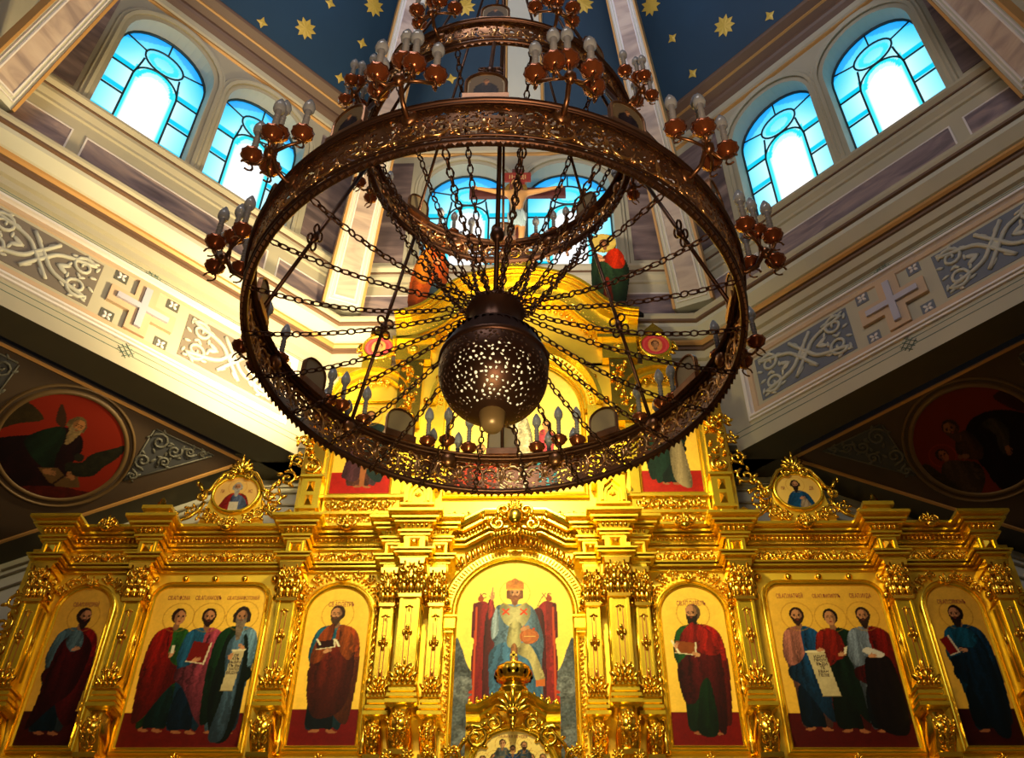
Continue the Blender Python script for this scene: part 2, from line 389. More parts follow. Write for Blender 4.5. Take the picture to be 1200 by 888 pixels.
    def foot(s, x, z, r, d=1):
        s.put(s.poly([(x-d*r*.7, z+r*.5), (x, z+r*.6), (x+d*r*.9, z+r*.1), (x+d*r*1.5, z-r*.2), (x+d*r*.6, z-r*.45), (x-d*r*.7, z-r*.2)]), (0.55, .33, .20))
    def mesh(s, name, F, material, parent=None, mask=None, thick=None):
        """F(X,Z)->Nx3 array"""
        V = F(s.X.ravel(), s.Z.ravel()); nx, nz = s.nx, s.nz
        idx = np.arange((nx+1)*(nz+1)).reshape(nz+1, nx+1)
        q = np.stack([idx[:-1, :-1], idx[:-1, 1:], idx[1:, 1:], idx[1:, :-1]], -1).reshape(-1, 4)
        if mask is not None:
            mm = mask; k = (mm[:-1, :-1].astype(int)+mm[:-1, 1:]+mm[1:, 1:]+mm[1:, :-1] >= 3).ravel(); q = q[k]
        used = np.unique(q); remap = np.full((nx+1)*(nz+1), -1); remap[used] = np.arange(len(used))
        o0 = np.array(ORG.get(parent.name, Vector((0, 0, 0)))) if parent else np.zeros(3)
        me = bpy.data.meshes.new(name); me.from_pydata((V[used]-o0).tolist(), [], remap[q].tolist())
        ca = me.color_attributes.new('Col', 'FLOAT_COLOR', 'POINT')
        cc = np.ones((len(used), 4)); cc[:, :3] = lin(np.clip(s.C.reshape(-1, 3)[used], 0, 1)); ca.data.foreach_set('color', cc.ravel())
        me.materials.append(material); me.update()
        o = bpy.data.objects.new(name, me); COL.objects.link(o)
        if parent: o.parent = parent
        ORG[o.name] = Vector(o0)
        if thick:
            md = o.modifiers.new('solid', 'SOLIDIFY'); md.thickness = thick; md.offset = -1
        return o
def text(body, name, loc, size, material, parent, rot=(PI/2, 0, 0), align='CENTER', ext=0.001, world=None):
    cu = bpy.data.curves.new(name, 'FONT'); cu.body = body; cu.size = size; cu.align_x = align; cu.extrude = ext; cu.resolution_u = 2
    tmp = bpy.data.objects.new(name+'_tmp', cu); COL.objects.link(tmp)
    bpy.context.view_layer.update()
    me = bpy.data.meshes.new_from_object(tmp); bpy.data.objects.remove(tmp)
    me.materials.clear(); me.materials.append(material)
    if body.isupper() and size < .07 and size > .0435: me.transform(Matrix.Diagonal((.80, 1.45, 1, 1)))
    o = bpy.data.objects.new(name, me); COL.objects.link(o)
    o0 = ORG.get(parent.name, Vector((0, 0, 0)))
    if world is not None: me.transform(world); me.transform(Matrix.Translation(-o0))
    else:
        me.transform(Matrix.Translation(Vector(loc)-o0) @ Matrix.Rotation(rot[2], 4, 'Z') @ Matrix.Rotation(rot[0], 4, 'X'))
    o.parent = parent; ORG[o.name] = o0
    return o

# ================================================================== ARCHITECTURE
CY = 3.87; AP = 6.65; HW = AP*math.tan(PI/8)
def side_frame(deg):
    a = R(deg); e = (math.sin(a), math.cos(a)); t = (math.cos(a), -math.sin(a))
    def F(s, d, z): return (e[0]*(AP-d)+t[0]*s, CY+e[1]*(AP-d)+t[1]*s, z)
    return F
SIDES = [('left', -45), ('east', 0), ('right', 45), ('south', 90), ('southwest', 135), ('west', 180), ('northwest', 225), ('north', 270)]
WC, WH, WB, WS, WR = 0.87, 0.73, 11.60, 13.72, 0.72      # window centre, half width, bottom, spring, rise
def arch_pts(c, hw, zs, rise, n=16): return [(c+hw*math.cos(PI*i/n), zs+rise*math.sin(PI*i/n)) for i in range(n+1)]

def window_canvas():
    cv = Canvas(2*WH, WS+WR-WB, 0.022, (0.62, 0.93, 1.0))
    w, h = cv.w, cv.h; X, Z = cv.X, cv.Z
    cyan = (0.0, 0.74, 0.86); deep = (0.0, 0.42, 0.80)
    edge = np.minimum(w/2-np.abs(X), 9)
    g = np.clip(1-edge/(0.36), 0, 1); top = np.clip((Z-h*0.62)/(h*0.38), 0, 1)
    k = np.clip(0.04+0.40*g+0.75*top, 0, 1)[..., None]
    cv.C[:] = np.array((0.80, 0.97, 1.0))*(1-k)+np.array((0.0, 0.66, 0.93))*k
    for zz in (0.36, 1.02, 1.62): # pale teal bands of the side lights
        m = (np.abs(Z-zz-0.14) < 0.055) & (np.abs(X) > 0.36); cv.C[m] = cyan
    m = (np.abs(Z-0.16) < 0.13) & (np.abs(X) > 0.38); cv.C[m] = cv.C[m]*0.5+np.array(deep)*0.5
    m = np.abs(np.abs(X)-0.33) < 0.03; cv.C[m & (Z < 1.9)] = (0.25, 0.85, 0.95)
    m = (np.abs(np.hypot(X/0.32, (Z-1.62)/0.42)-0.88) < 0.10) & (Z > 1.62); cv.C[m] = (0.15, 0.82, 0.88)
    m = (np.abs(np.hypot(X/0.32, (Z-2.26)/0.24)-0.66) < 0.14); cv.C[m] = (0.22, 0.82, 0.92)
    m = np.hypot(X/0.30, np.maximum(Z-1.45, 0)/0.42) < 0.90; cv.C[m] = (1.0, 1.0, 1.0)
    m = cv.poly([(-w/2, h*0.80), (0, h*0.98), (w/2, h*0.80), (w/2, h*1.1), (-w/2, h*1.1)], False); cv.C[m] = cv.C[m]*0.55+np.array(deep)*0.45
    return cv
WCV = window_canvas()
winno = 0
def window(F, c):
    global winno; winno += 1
    r = empty('window_%d' % winno, F(c, -0.2, WB), kind='structure')
    D = -0.30
    cv = WCV; X, Z = cv.X, cv.Z
    zz = np.clip((Z+WB-WS)/WR, -1, 1); msk = (Z+WB < WS) | (np.abs(X) <= WH*np.sqrt(np.clip(1-zz*zz, 0, 1))+0.01)
    def FF(x, z):
        p = np.array([F(c+a, D, WB+b) for a, b in zip(x, z)]); return p
    cv.mesh('glass_pane', FF, M['glass'], r, msk, 0.01)
    mb = MB(); g = lambda x, z: F(c+x, D+0.02, WB+z)
    h = WS+WR-WB; zs = WS-WB
    mb.tube([g(-WH, 0)]+[g(-p[0], p[1]-WB) for p in arch_pts(0, WH, WS, WR)]+[g(WH, 0)], 0.028, 5)
    for sx in (-1, 1):
        mb.tube([g(sx*0.36, 0), g(sx*0.36, 1.62), g(sx*0.31, 1.98), g(sx*0.30, 2.10)], 0.017, 5)
        for zb in (0.30, 0.46) if sx < 0 else (0.46,): mb.tube([g(sx*0.36, zb), g(sx*WH, zb)], 0.016, 5)
        mb.tube([g(sx*0.36, 1.05), g(sx*WH, 1.05)], 0.016, 5); mb.tube([g(sx*0.35, 1.66), g(sx*WH, 1.66)], 0.016, 5)
        mb.tube([g(sx*0.30, 2.30), g(sx*(WH-0.06), 2.40)], 0.014, 5)
    mb.tube([g(p[0], p[1]) for p in arch_pts(0, 0.36, 1.62, 0.38)], 0.016, 5)
    mb.tube([g(0.32*math.cos(2*PI*i/24), 2.26+0.25*math.sin(2*PI*i/24)) for i in range(25)], 0.017, 5)
    mb.tube([g(0, 2.51), g(0, h)], 0.014, 5); mb.tube([g(-0.36, 0.02), g(0.36, 0.02)], 0.02, 5)
    mb.build('lead_bars', M['lead'], r)
    mo = MB()
    path = [(c+WH+0.10, WB-0.02), (c+WH+0.10, WS)]+[(p[0], p[1]) for p in arch_pts(c, WH+0.10, WS, WR+0.10)][1:-1]+[(c-WH-0.10, WS), (c-WH-0.10, WB-0.02)]
    mo.sweep(path, [(0.0, -0.01), (0.03, 0.05), (-0.02, 0.07), (-0.05, 0.045), (-0.08, 0.05), (-0.10, 0.0), (-0.10, -0.05)], lambda x, z, d: F(x, d, z))
    mo.build('window_moulding', M['plaster'], r)

def wall_side(name, deg, detail):
    F = side_frame(deg); root = MB(); L = HW
    cols = [-L]; holes = []
    if detail:
        for c in (-WC, WC): holes.append((c-WH, c+WH, c)); cols += [c-WH, c+WH]
    cols.append(L); ZB, ZT = 7.85, 15.3
    def q(s0, s1, z0, z1): root.add([F(s0, 0, z0), F(s1, 0, z0), F(s1, 0, z1), F(s0, 0, z1)], [(0, 1, 2, 3)])
    for i in range(len(cols)-1):
        s0, s1 = cols[i], cols[i+1]; hole = next((h for h in holes if abs(h[0]-s0) < 1e-6), None)
        if not hole: q(s0, s1, ZB, ZT)
        else:
            q(s0, s1, ZB, WB); c = hole[2]; ap = arch_pts(c, WH, WS, WR)[::-1]
            for k in range(len(ap)-1):
                a, b = ap[k], ap[k+1]
                root.add([F(a[0], 0, a[1]), F(b[0], 0, b[1]), F(b[0], 0, ZT), F(a[0], 0, ZT)], [(0, 1, 2, 3)])
            outline = [(s0, WB)]+ap+[(s1, WB)]
            n = len(outline)
            for k in range(n):
                a, b = outline[k], outline[(k+1) % n]
                root.add([F(a[0], 0, a[1]), F(b[0], 0, b[1]), F(b[0], -0.36, b[1]), F(a[0], -0.36, a[1])], [(0, 1, 2, 3)])
    # outer skin and beam soffit give the wall its thickness
    E = 0.49; x = E*math.tan(PI/8)
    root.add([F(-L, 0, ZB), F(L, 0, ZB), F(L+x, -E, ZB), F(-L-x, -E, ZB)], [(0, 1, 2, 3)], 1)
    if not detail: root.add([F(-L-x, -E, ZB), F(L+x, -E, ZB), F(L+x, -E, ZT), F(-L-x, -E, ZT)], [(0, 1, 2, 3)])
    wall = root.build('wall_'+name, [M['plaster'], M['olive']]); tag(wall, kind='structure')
    if not detail: return
    for c in (-WC, WC): window(F, c)
    G = lambda s, z, h: F(s, h, z)
    def sweep_line(mb, prof, l=None, mi=0):
        l = l or L; mb.sweep([(-1, 0), (1, 0)], [(z, d) for d, z in prof], lambda px, py, h: F(px*(l-h*math.tan(PI/8)), h, py), mi=mi, cap=False)
    # ledge under the marble strip (stepped cornice)
    led = MB()
    sweep_line(led, [(-0.01, 9.46), (0.05, 9.48), (0.05, 9.58), (0.10, 9.60), (0.14, 9.70)])
    sweep_line(led, [(0.14, 9.70), (0.17, 9.71), (0.17, 9.75), (0.20, 9.76)], mi=1)
    sweep_line(led, [(0.20, 9.76), (0.23, 9.79), (0.23, 9.83)], mi=2)
    sweep_line(led, [(0.23, 9.83), (0.26, 9.84), (0.38, 9.96), (0.38, 10.03)], mi=3)
    sweep_line(led, [(0.38, 10.03), (0.42, 10.04), (0.42, 10.08)], mi=1)
    sweep_line(led, [(0.42, 10.08), (0.44, 10.12), (0.44, 10.17), (0.10, 10.34), (-0.01, 10.36)])
    o = led.build('ledge_cornice', [M['plaster'], M['mould_dark'], M['mould_gold'], M['plaster2']], wall)
    sill = MB()
    sweep_line(sill, [(-0.01, 11.26), (0.03, 11.28), (0.03, 11.33), (0.08, 11.40), (0.08, 11.46)])
    sweep_line(sill, [(0.08, 11.46), (0.10, 11.465), (0.10, 11.49)], mi=1)
    sweep_line(sill, [(0.10, 11.49), (0.15, 11.54), (0.15, 11.585), (-0.01, 11.60)])
    sill.build('window_sill', [M['plaster'], M['mould_dark']], wall)
    co = MB()
    sweep_line(co, [(-0.01, 14.64), (0.04, 14.66), (0.04, 14.70)], mi=1)
    sweep_line(co, [(0.04, 14.70), (0.07, 14.72), (0.10, 14.80)], mi=0)
    sweep_line(co, [(0.10, 14.80), (0.17, 14.86), (0.20, 14.90), (0.20, 14.96), (0.30, 15.02)], mi=2)
    sweep_line(co, [(0.30, 15.02), (0.33, 15.03), (0.33, 15.06)], mi=1)
    sweep_line(co, [(0.33, 15.06), (0.45, 15.12), (0.47, 15.16), (0.47, 15.2), (0.3, 15.25)], mi=2)
    co.build('top_cornice', [M['plaster'], M['mould_gold'], M['mould_dark']], wall)
    # marble panels
    mp = MB()
    for s0, s1 in ((-1.42, 1.42), (-2.5, -1.62), (1.62, 2.5)): mp.box(s0, s1, -0.01, 0.012, 10.56, 11.04, F=lambda s, d, z: F(s, d, z))
    mp.build('marble_strip', M['marble_s'], wall)
    mp = MB()
    for sx in (-1, 1):
        P = [(1.86, 11.82), (2.70, 11.82), (2.70, 14.45), (1.86, 14.45)]
        mp.prism([(sx*p[0], p[1]) for p in P], -0.01, 0.012, F=lambda s, d, z: F(s, d, z))
    mp.build('marble_panel', M['marble_w'], wall)
    fr = MB()
    for s0, s1 in ((-1.42, 1.42), (-2.5, -1.62), (1.62, 2.5)):
        fr.sweep([(s0, 10.56), (s1, 10.56), (s1, 11.04), (s0, 11.04)], [(-0.012, 0.0), (-0.012, 0.018), (0.012, 0.018), (0.012, 0.0)], lambda a, b, h: F(a, h, b), closed=True)
    fr.build('strip_edging', M['white_line'], wall)
    # beam decoration: raised frame, two scroll panels, cross, rosettes
    bd = MB(); zc = 8.79
    for (h0, z0, z1, s1) in ((0.0, 8.25, 9.33, 2.22),):
        bd.sweep([(-s1, z0), (s1, z0), (s1, z1), (-s1, z1)], [(-0.05, 0.0), (-0.045, 0.03), (-0.02, 0.035), (-0.01, 0.06), (0.02, 0.06), (0.03, 0.03), (0.05, 0.0)], lambda a, b, h: F(a, h, b), closed=True)
    bd.build('beam_frame', M['white_line'], wall)
    bd = MB(); s1, z0, z1 = 2.13, 8.34, 9.24
    bd.sweep([(-s1, z0), (s1, z0), (s1, z1), (-s1, z1)], [(-0.045, 0.0), (-0.03, 0.02), (0.03, 0.02), (0.045, 0.0)], lambda a, b, h: F(a, h, b), closed=True)
    bd.build('beam_inner_frame', M['mould_peach'], wall)
    ln = MB()
    for z0 in (8.14, 8.05, 9.405, 9.44): ln.box(-2.5, 2.5, 0, 0.004, z0, z0+0.008, F=lambda s, d, z: F(s, d, z))
    for kz in (8.09, 9.40):
        for a in (-1, 0, 1):
            for q in (-1, 1):
                cx, cz = a*.040, -q*a*.040
                ln.tube([F(cx-.065, 0.006, kz+cz-q*.065), F(cx+.065, 0.006, kz+cz+q*.065)], 0.005, 4)
    ln.build('painted_line', M['teal'], wall)
    for sx in (-1, 1):
        a, b = sorted((sx*0.60, sx*2.02))
        g = MB(); g.box(a, b, 0.0, 0.006, 8.43, 9.15, F=lambda s, d, z: F(s, d, z)); po = g.build('scroll_panel', M['slate'] if deg > 0 else M['slate_warm'], wall)  # left and east: slate ground with the warm light put into its colour
        m = MB(); Fn = lambda x, d, z: F(x, d+0.006, z)
        mid = (a+b)/2
        for ux in (-1, 1):
            for uz in (-1, 1):
                cx, cz = mid+ux*0.50, zc+uz*0.17
                sp = spiral(cx, cz, 0.155, 1.5, PI/2*(-uz)+ux*uz*2.2, ux*uz, 18)
                stem = cr([(mid-ux*0.16, zc-uz*0.30), (mid+ux*0.05, zc-uz*0.02), (mid+ux*0.22, zc+uz*0.16), sp[0]], 4, False)
                pts = [Fn(p[0], 0.006, p[1]) for p in list(stem[:-1])+sp]
                m.tube(pts, [0.030]*4+[0.034-0.018*i/len(pts) for i in range(len(pts)-4)], 5)
                for k in range(6):
                    aa = k*1.05+0.4; m.ell((cx+0.175*math.cos(aa), 0.006, cz+0.165*math.sin(aa)), (0.055, 0.014, 0.022), 6, 4, 0, aa+0.9*ux*uz, Fn)
                m.ell((mid+ux*0.28, 0.006, zc+uz*0.03), (0.10, 0.014, 0.035), 6, 4, 0, ux*uz*0.5, Fn)
                m.ell((mid+ux*0.10, 0.006, zc+uz*0.24), (0.09, 0.014, 0.028), 6, 4, 0, ux*uz*0.7, Fn)
                m.ell((mid+ux*0.62, 0.006, zc+uz*0.31), (0.05, 0.014, 0.02), 6, 4, 0, ux*uz*0.3, Fn)
        m.ell((mid, 0.008, zc), (0.10, 0.02, 0.07), 8, 4, 0, 0, Fn)
        m.build('scroll_relief', M['scroll'], po)
    def crossp(r, w): return [(-w, -r), (w, -r), (w, -w), (r, -w), (r, w), (w, w), (w, r), (-w, r), (-w, w), (-r, w), (-r, -w), (-w, -w)]
    g = MB(); g.prism([(p[0]*1.05, zc+p[1]*0.98) for p in crossp(0.42, 0.135)], 0.0, 0.05, F=lambda s, d, z: F(s, d, z)); cp = g.build('cross_panel', M['mould_peach'], wall)
    g = MB(); g.prism([(p[0]*1.05, zc+p[1]) for p in crossp(0.33, 0.042)], 0.05, 0.085, F=lambda s, d, z: F(s, d, z)); g.build('inner_cross', M['lavender'], cp)
    for sx in (-1, 1):
        for sz in (-1, 1):
            cx, cz = sx*0.36, zc+sz*0.345
            g = MB(); g.box(cx-0.085, cx+0.085, 0, 0.008, cz-0.085, cz+0.085, F=lambda s, d, z: F(s, d, z)); ro = g.build('rosette_panel', M['slate'] if deg > 0 else M['scroll_dark'], wall)
            g = MB()
            for k in range(4): g.ell((cx+0.04*math.cos(k*PI/2+PI/4), 0.008, cz+0.04*math.sin(k*PI/2+PI/4)), (0.036, 0.014, 0.02), 6, 4, 0, k*PI/2+PI/4, lambda x, d, z: F(x, d, z))
            g.build('rosette', M['white_line'], ro)
for nm, dg in SIDES: wall_side(nm, dg, dg in (-45, 0, 45))

# inclined ribs at the corners of the octagon
trimno = 0
for dg in (-22.5, 22.5, -67.5, 67.5, 112.5, -112.5, 157.5, -157.5):
    trimno += 1
    a = R(dg); e = Vector((math.sin(a), math.cos(a), 0)); t = Vector((math.cos(a), -math.sin(a), 0))
    P0 = Vector((0, CY, 10.42))+e*6.78; P1 = Vector((0, CY, 22.0))+e*1.40
    ax = (P1-P0).normalized(); nn = ax.cross(t).normalized()
    if nn.dot(e) > 0: nn = -nn
    Lr = (P1-P0).length
    def FR(s, d, q, P0=P0, ax=ax, nn=nn, t=t, Lr=Lr):
        wk = 1-0.62*q/Lr
        return tuple(P0+ax*q+t*(s*wk)+nn*d)
    m = MB(); m.box(-0.30, 0.30, -0.30, 0, 0, Lr, F=FR); ro = m.build('trim_%d' % trimno, M['plaster2']); tag(ro, kind='structure')
    m = MB(); m.box(-0.145, 0.145, 0.0, 0.012, 0.16, Lr, F=FR); m.build('marble_panel', M['marble_r'], ro)
    m = MB()
    for sx in (-1, 1):
        m.sweep([(sx*0.285, 0.0), (sx*0.285, Lr)], [(-0.02, -0.3), (-0.02, 0.03), (0.02, 0.03), (0.02, -0.3)], lambda x, q, d: FR(x, d, q))
    m.build('edge_moulding', M['mould_gold'], ro)
    m = MB()
    m.sweep([(-0.16, Lr), (-0.16, 0.15), (0.16, 0.15), (0.16, Lr)], [(-0.02, 0.0), (-0.01, 0.03), (0.01, 0.03), (0.02, 0.0)], lambda x, q, d: FR(x, d, q))
    m.sweep([(-0.22, Lr), (-0.22, 0.09), (0.22, 0.09), (0.22, Lr)], [(-0.012, 0.0), (-0.006, 0.02), (0.006, 0.02), (0.012, 0.0)], lambda x, q, d: FR(x, d, q))
    m.build('panel_moulding', M['white_line'], ro)

# tent ceiling
CA, CZ0, CZ1 = 6.2, 15.15, 25.0
m = MB()
for k in range(8):
    a0, a1 = R(-22.5+45*k), R(22.5+45*k); r0 = CA/math.cos(PI/8)
    m.add([(r0*math.sin(a0), CY+r0*math.cos(a0), CZ0), (r0*math.sin(a1), CY+r0*math.cos(a1), CZ0), (0, CY, CZ1)], [(0, 1, 2)])
ceil = m.build('ceiling', M['blue']); tag(ceil, kind='structure')
def tent_frame(deg):
    a = R(deg); e = Vector((math.sin(a), math.cos(a), 0)); t = Vector((math.cos(a), -math.sin(a), 0))
    k = CA/(CZ1-CZ0); up = (Vector((0, 0, 1))-e*k).normalized(); n = t.cross(up).normalized()
    if n.dot(e) > 0: n = -n
    def F(s, z):
        return Vector((0, CY, z))+e*(k*(CZ1-z))+t*s
    return F, t, up, n
def star(mb, deg, s, z, r, n):
    F, t, up, nn = tent_frame(deg); c = F(s, z)+nn*0.01; vs = [c+nn*0.012]
    for i in range(2*n):
        q = PI*i/n+0.2; rr = r if i % 2 == 0 else r*(0.62 if n > 5 else 0.48); vs.append(c+(t*math.cos(q)+up*math.sin(q))*rr)
    mb.add(vs, [(0, i+1, (i+1) % (2*n)+1) for i in range(2*n)])
big = [(-45, .75, 15.65), (-45, 1.6, 16.67), (0, -.96, 16.99), (45, -.86, 15.66), (45, -1.8, 16.74), (-45, -.6, 16.9), (45, .7, 16.9), (0, 1.2, 17.0)]
small = [(-45, .09, 15.3), (-45, .91, 16.23), (-45, 1.66, 15.35), (-45, 1.72, 16.04), (45, -1.74, 16.06), (45, -.15, 15.32), (45, -1.72, 15.38), (45, -.9, 16.5), (0, -1.2, 15.8), (0, 1.4, 15.9), (0, -1.5, 16.5)]
m = MB()
for d, s, z in big: star(m, d, s, z, 0.20, 9)
for d, s, z in small: star(m, d, s, z, 0.105, 4)
m.build('gilded_stars', M['star'], ceil)
F, t, up, nn = tent_frame(0)
m = MB(); m.add([tuple(F(s, z)+nn*h) for h in (0.0, 0.08) for s, z in ((-0.26, 15.2), (0.48, 15.2), (0.40, 19), (-0.20, 19))], [(4, 5, 6, 7), (0, 1, 5, 4), (1, 2, 6, 5), (2, 3, 7, 6), (3, 0, 4, 7)])
m.build('painted_band', M['plaster2'], ceil)
m = MB()
for s in (-0.22, 0.44): m.tube([tuple(F(s, 15.2)+nn*0.10), tuple(F(s*0.85, 19)+nn*0.10)], 0.03, 6)
m.build('band_moulding', M['mould_gold'], ceil)

# pendentives under the diagonal beams, with murals
def pendentive(sx, side, painter):
    A = Vector((sx*3.6, 10.51, 7.85)); B = Vector((sx*6.66, 7.45, 7.85)); Cc = Vector((sx*6.66, 10.51, 6.54))
    es = (B-A).normalized(); n = (B-A).cross(Cc-A).normalized()
    if n.z > 0: n = -n
    ew = n.cross(es).normalized()
    if ew.z > 0: ew = -ew
    def F(s, d, w_): return tuple(A+es*s+ew*w_+n*d)
    L = (B-A).length; H = (Cc-A).dot(ew)
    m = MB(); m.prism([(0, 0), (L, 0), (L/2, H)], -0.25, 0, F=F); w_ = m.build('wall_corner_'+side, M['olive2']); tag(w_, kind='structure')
    m = MB(); m.sweep([(0.05, 0.02), (L-0.05, 0.02), (L/2, H-0.03)], [(-0.022, 0.0), (-0.016, 0.025), (0.016, 0.025), (0.022, 0.0)], lambda a, b, h: F(a, h, b), closed=True)
    m.build('edge_moulding', M['mould_gold'], w_)
    # scroll triangles
    m = MB()
    for q in (-1, 1):
        X_ = lambda u: L/2+q*u
        for (u, v, r, a) in ((1.02, .27, .13, 0), (.98, .60, .11, 2), (1.25, .30, .10, 4), (1.22, .50, .08, 1), (1.43, .22, .07, 3), (.98, .84, .06, 5), (1.58, .16, .04, 2)):
            m.tube([F(p[0], 0.010, p[1]) for p in spiral(X_(u), v, r, 1.5, a, q, 14)], 0.020, 4)
            for k in range(4): m.ell((X_(u)+r*1.1*math.cos(k*1.6+a), 0.008, v+r*1.1*math.sin(k*1.6+a)), (0.05, 0.01, 0.02), 6, 3, 0, k*1.6+a+.7, F)
        for pa, pb in (((.90, .14), (1.72, .12)), ((.88, .16), (.92, .96)), ((.94, .95), (1.70, .14))):
            m.tube([F(X_(pa[0]), .006, pa[1]), F(X_(pb[0]), .006, pb[1])], .012, 4)
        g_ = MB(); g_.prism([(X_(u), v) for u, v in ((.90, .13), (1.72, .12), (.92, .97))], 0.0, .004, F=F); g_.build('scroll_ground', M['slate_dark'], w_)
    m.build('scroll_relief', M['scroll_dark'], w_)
    rr = 0.735; cv = Canvas(2*rr, 2*rr, 0.012, (0.42, 0.09, 0.02)); painter(cv, rr)
    msk = np.hypot(cv.X, cv.Z-rr) <= rr; cx, cw = L/2-0.06, 0.88
    r = empty('wall_mural', F(cx, 0, cw), label=('round wall painting of a bearded evangelist with eagle and open book, left corner' if sx < 0 else 'round wall painting of an evangelist bending over a winged child, right corner'), cat='wall painting', group='round wall paintings in the corners')
    q = -1 if sx > 0 else 1
    cv.mesh('painting', lambda x, z: np.array([F(cx-q*a, 0.015, cw+rr-b) for a, b in zip(x, z)]), M['mural'], r, msk, 0.012)
    m = MB()
    for (ri, wd) in ((rr+0.01, 0.035), (rr+0.10, 0.02)):
        m.sweep([(cx+ri*math.cos(2*PI*i/56), cw+ri*math.sin(2*PI*i/56)) for i in range(56)], [(-wd, 0.0), (-wd*0.5, 0.03), (wd*0.5, 0.03), (wd, 0.0)], lambda a, b, h: F(a, h, b), closed=True, smooth=True)
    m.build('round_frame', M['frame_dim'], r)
def eagle_evangelist(cv, r):
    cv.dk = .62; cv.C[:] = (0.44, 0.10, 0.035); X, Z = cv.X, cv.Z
    cv.put(cv.poly([(-r, 1.05), (-r*.5, .98), (-.62, .75), (-.78, .5), (-r, .4)]), (.16, .12, .05), .3)
    cv.cloth(cv.poly([(-.75, .0), (-.72, .45), (-.35, .75), (-.14, .98), (.10, .98), (.22, .80), (.20, .50), (.30, .30), (.35, .05), (.0, -.05)]), (.16, .03, .05), 6, .2)
    cv.cloth(cv.poly([(-.42, .66), (-.20, .95), (-.05, .92), (.0, .60), (.05, .42), (-.10, .40), (-.30, .50)]), (.10, .20, .12), 4)
    cv.put(cv.poly([(-.30, 1.25), (-.24, 1.02), (-.12, .98), (-.16, 1.12)]), (.18, .10, .05))
    cv.head(0.0, .94, .25, (.30, .24, .14), (.42, .34, .22), .6, (.56, .36, .20), blen=.5, halo=None, hairlen=.2)
    cv.put(cv.poly([(.16, .58), (.30, .66), (.34, .80), (.52, 1.0), (.66, 1.12), (.64, .92), (.56, .72), (.50, .54), (.30, .44), (.18, .48)]), (.09, .085, .05), .5); cv.put(cv.ellm(.24, .70, .06, .06), (.10, .09, .06))
    cv.put(cv.poly([(-.10, .36), (.10, .46), (.22, .40), (.36, .46), (.46, .34), (.26, .22), (.10, .24)], False), (.30, .21, .11)); cv.line([(.22, .40), (.16, .24)], .012, (.12, .06, .03))
    cv.hand(.02, .36, .06, .2, (.5, .33, .2)); cv.hand(.30, .42, .05, 2.6, (.5, .33, .2))
    cv.put(cv.poly([(-.2, -.05), (.2, .22), (.5, .30), (.74, .35), (.7, -.1)]), (.24, .05, .03), .3)
def angel_evangelist(cv, r):
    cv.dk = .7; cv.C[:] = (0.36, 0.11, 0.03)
    cv.cloth(cv.poly([(-.05, -.05), (-.12, .40), (-.10, .80), (.10, 1.02), (.42, .98), (.70, .70), (.76, .2), (.5, -.05)]), (.10, .03, .05), 7, -.2)
    cv.cloth(cv.poly([(.16, .90), (.30, .92), (.38, .72), (.26, .50), (.16, .44), (.18, .60), (.22, .72)]), (.30, .24, .15), 3)
    cv.cloth(cv.poly([(-.28, .70), (-.14, .92), (-.02, .90), (.02, .65), (-.10, .50)]), (.34, .20, .10), 3)
    cv.put(cv.poly([(.45, 1.15), (.70, 1.15), (.76, .8), (.60, .85)]), (.16, .05, .02))
    cv.head(-.16, .90, .24, (.16, .09, .05), (.22, .13, .07), -.5, (.46, .28, .15), blen=.25, halo=None)
    cv.head(-.44, .66, .18, (.12, .07, .04), None, .5, (.50, .28, .16), halo=(.62, .20, .10))
    cv.cloth(cv.poly([(-.66, .30), (-.56, .58), (-.44, .66), (-.30, .60), (-.14, .46), (-.20, .22), (-.44, .06)]), (.36, .26, .18), 4)
    cv.put(cv.poly([(-.74, .72), (-.66, .40), (-.50, .20), (-.60, .60), (-.66, .74)]), (.16, .12, .06), .3)
    cv.hand(-.22, .62, .05, 2.8, (.42, .26, .15)); cv.hand(.24, .48, .05, -1.8, (.42, .26, .15))
pendentive(-1, 'left', eagle_evangelist); pendentive(1, 'right', angel_evangelist)

# lower walls of the square bay, east wall behind the screen, floor
m = MB()
zf = -1.6; pts = [(-6.66, 6.54), (-3.6, 7.85), (3.6, 7.85), (6.66, 6.54)]
for i in range(3):
    a, b = pts[i], pts[i+1]
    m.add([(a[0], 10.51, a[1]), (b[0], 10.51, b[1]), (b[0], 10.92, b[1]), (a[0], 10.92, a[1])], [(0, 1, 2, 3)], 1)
    m.add([(a[0], 10.92, a[1]), (b[0], 10.92, b[1]), (b[0], 10.92, zf), (a[0], 10.92, zf)], [(0, 1, 2, 3)], 0)
east = m.build('wall_behind_screen', [M['plaster2'], M['olive']]); tag(east, kind='structure')
m = MB()
for sx in (-1, 1):
    for dz in (0.12, 0.22, 0.42):
        m.tube([(sx*6.6, 10.90, 6.56-dz), (sx*3.6, 10.90, 7.85-dz), (0, 10.90, 7.85-dz)], 0.018, 5)
m.build('arch_moulding', M['plaster'], east)
for sx, nm in ((-1, 'north_side'), (1, 'south_side')):
    m = MB(); m.box(sx*6.66, sx*6.96, -2.8, 10.92, zf, 6.54); m.box(sx*6.66, sx*6.96, 0.3, 7.45, 6.54, 7.85); o = m.build('wall_'+nm, M['wall_low']); tag(o, kind='structure')
m = MB(); m.box(-6.66, 6.66, -3.1, -2.78, zf, 7.85); o = m.build('wall_rear', M['wall_low']); tag(o, kind='structure')
m = MB(); m.box(-3.75, 3.75, 10.36, 11.1, 7.87, 7.97); o = m.build('trim_9', M['olive']); tag(o, kind='structure')
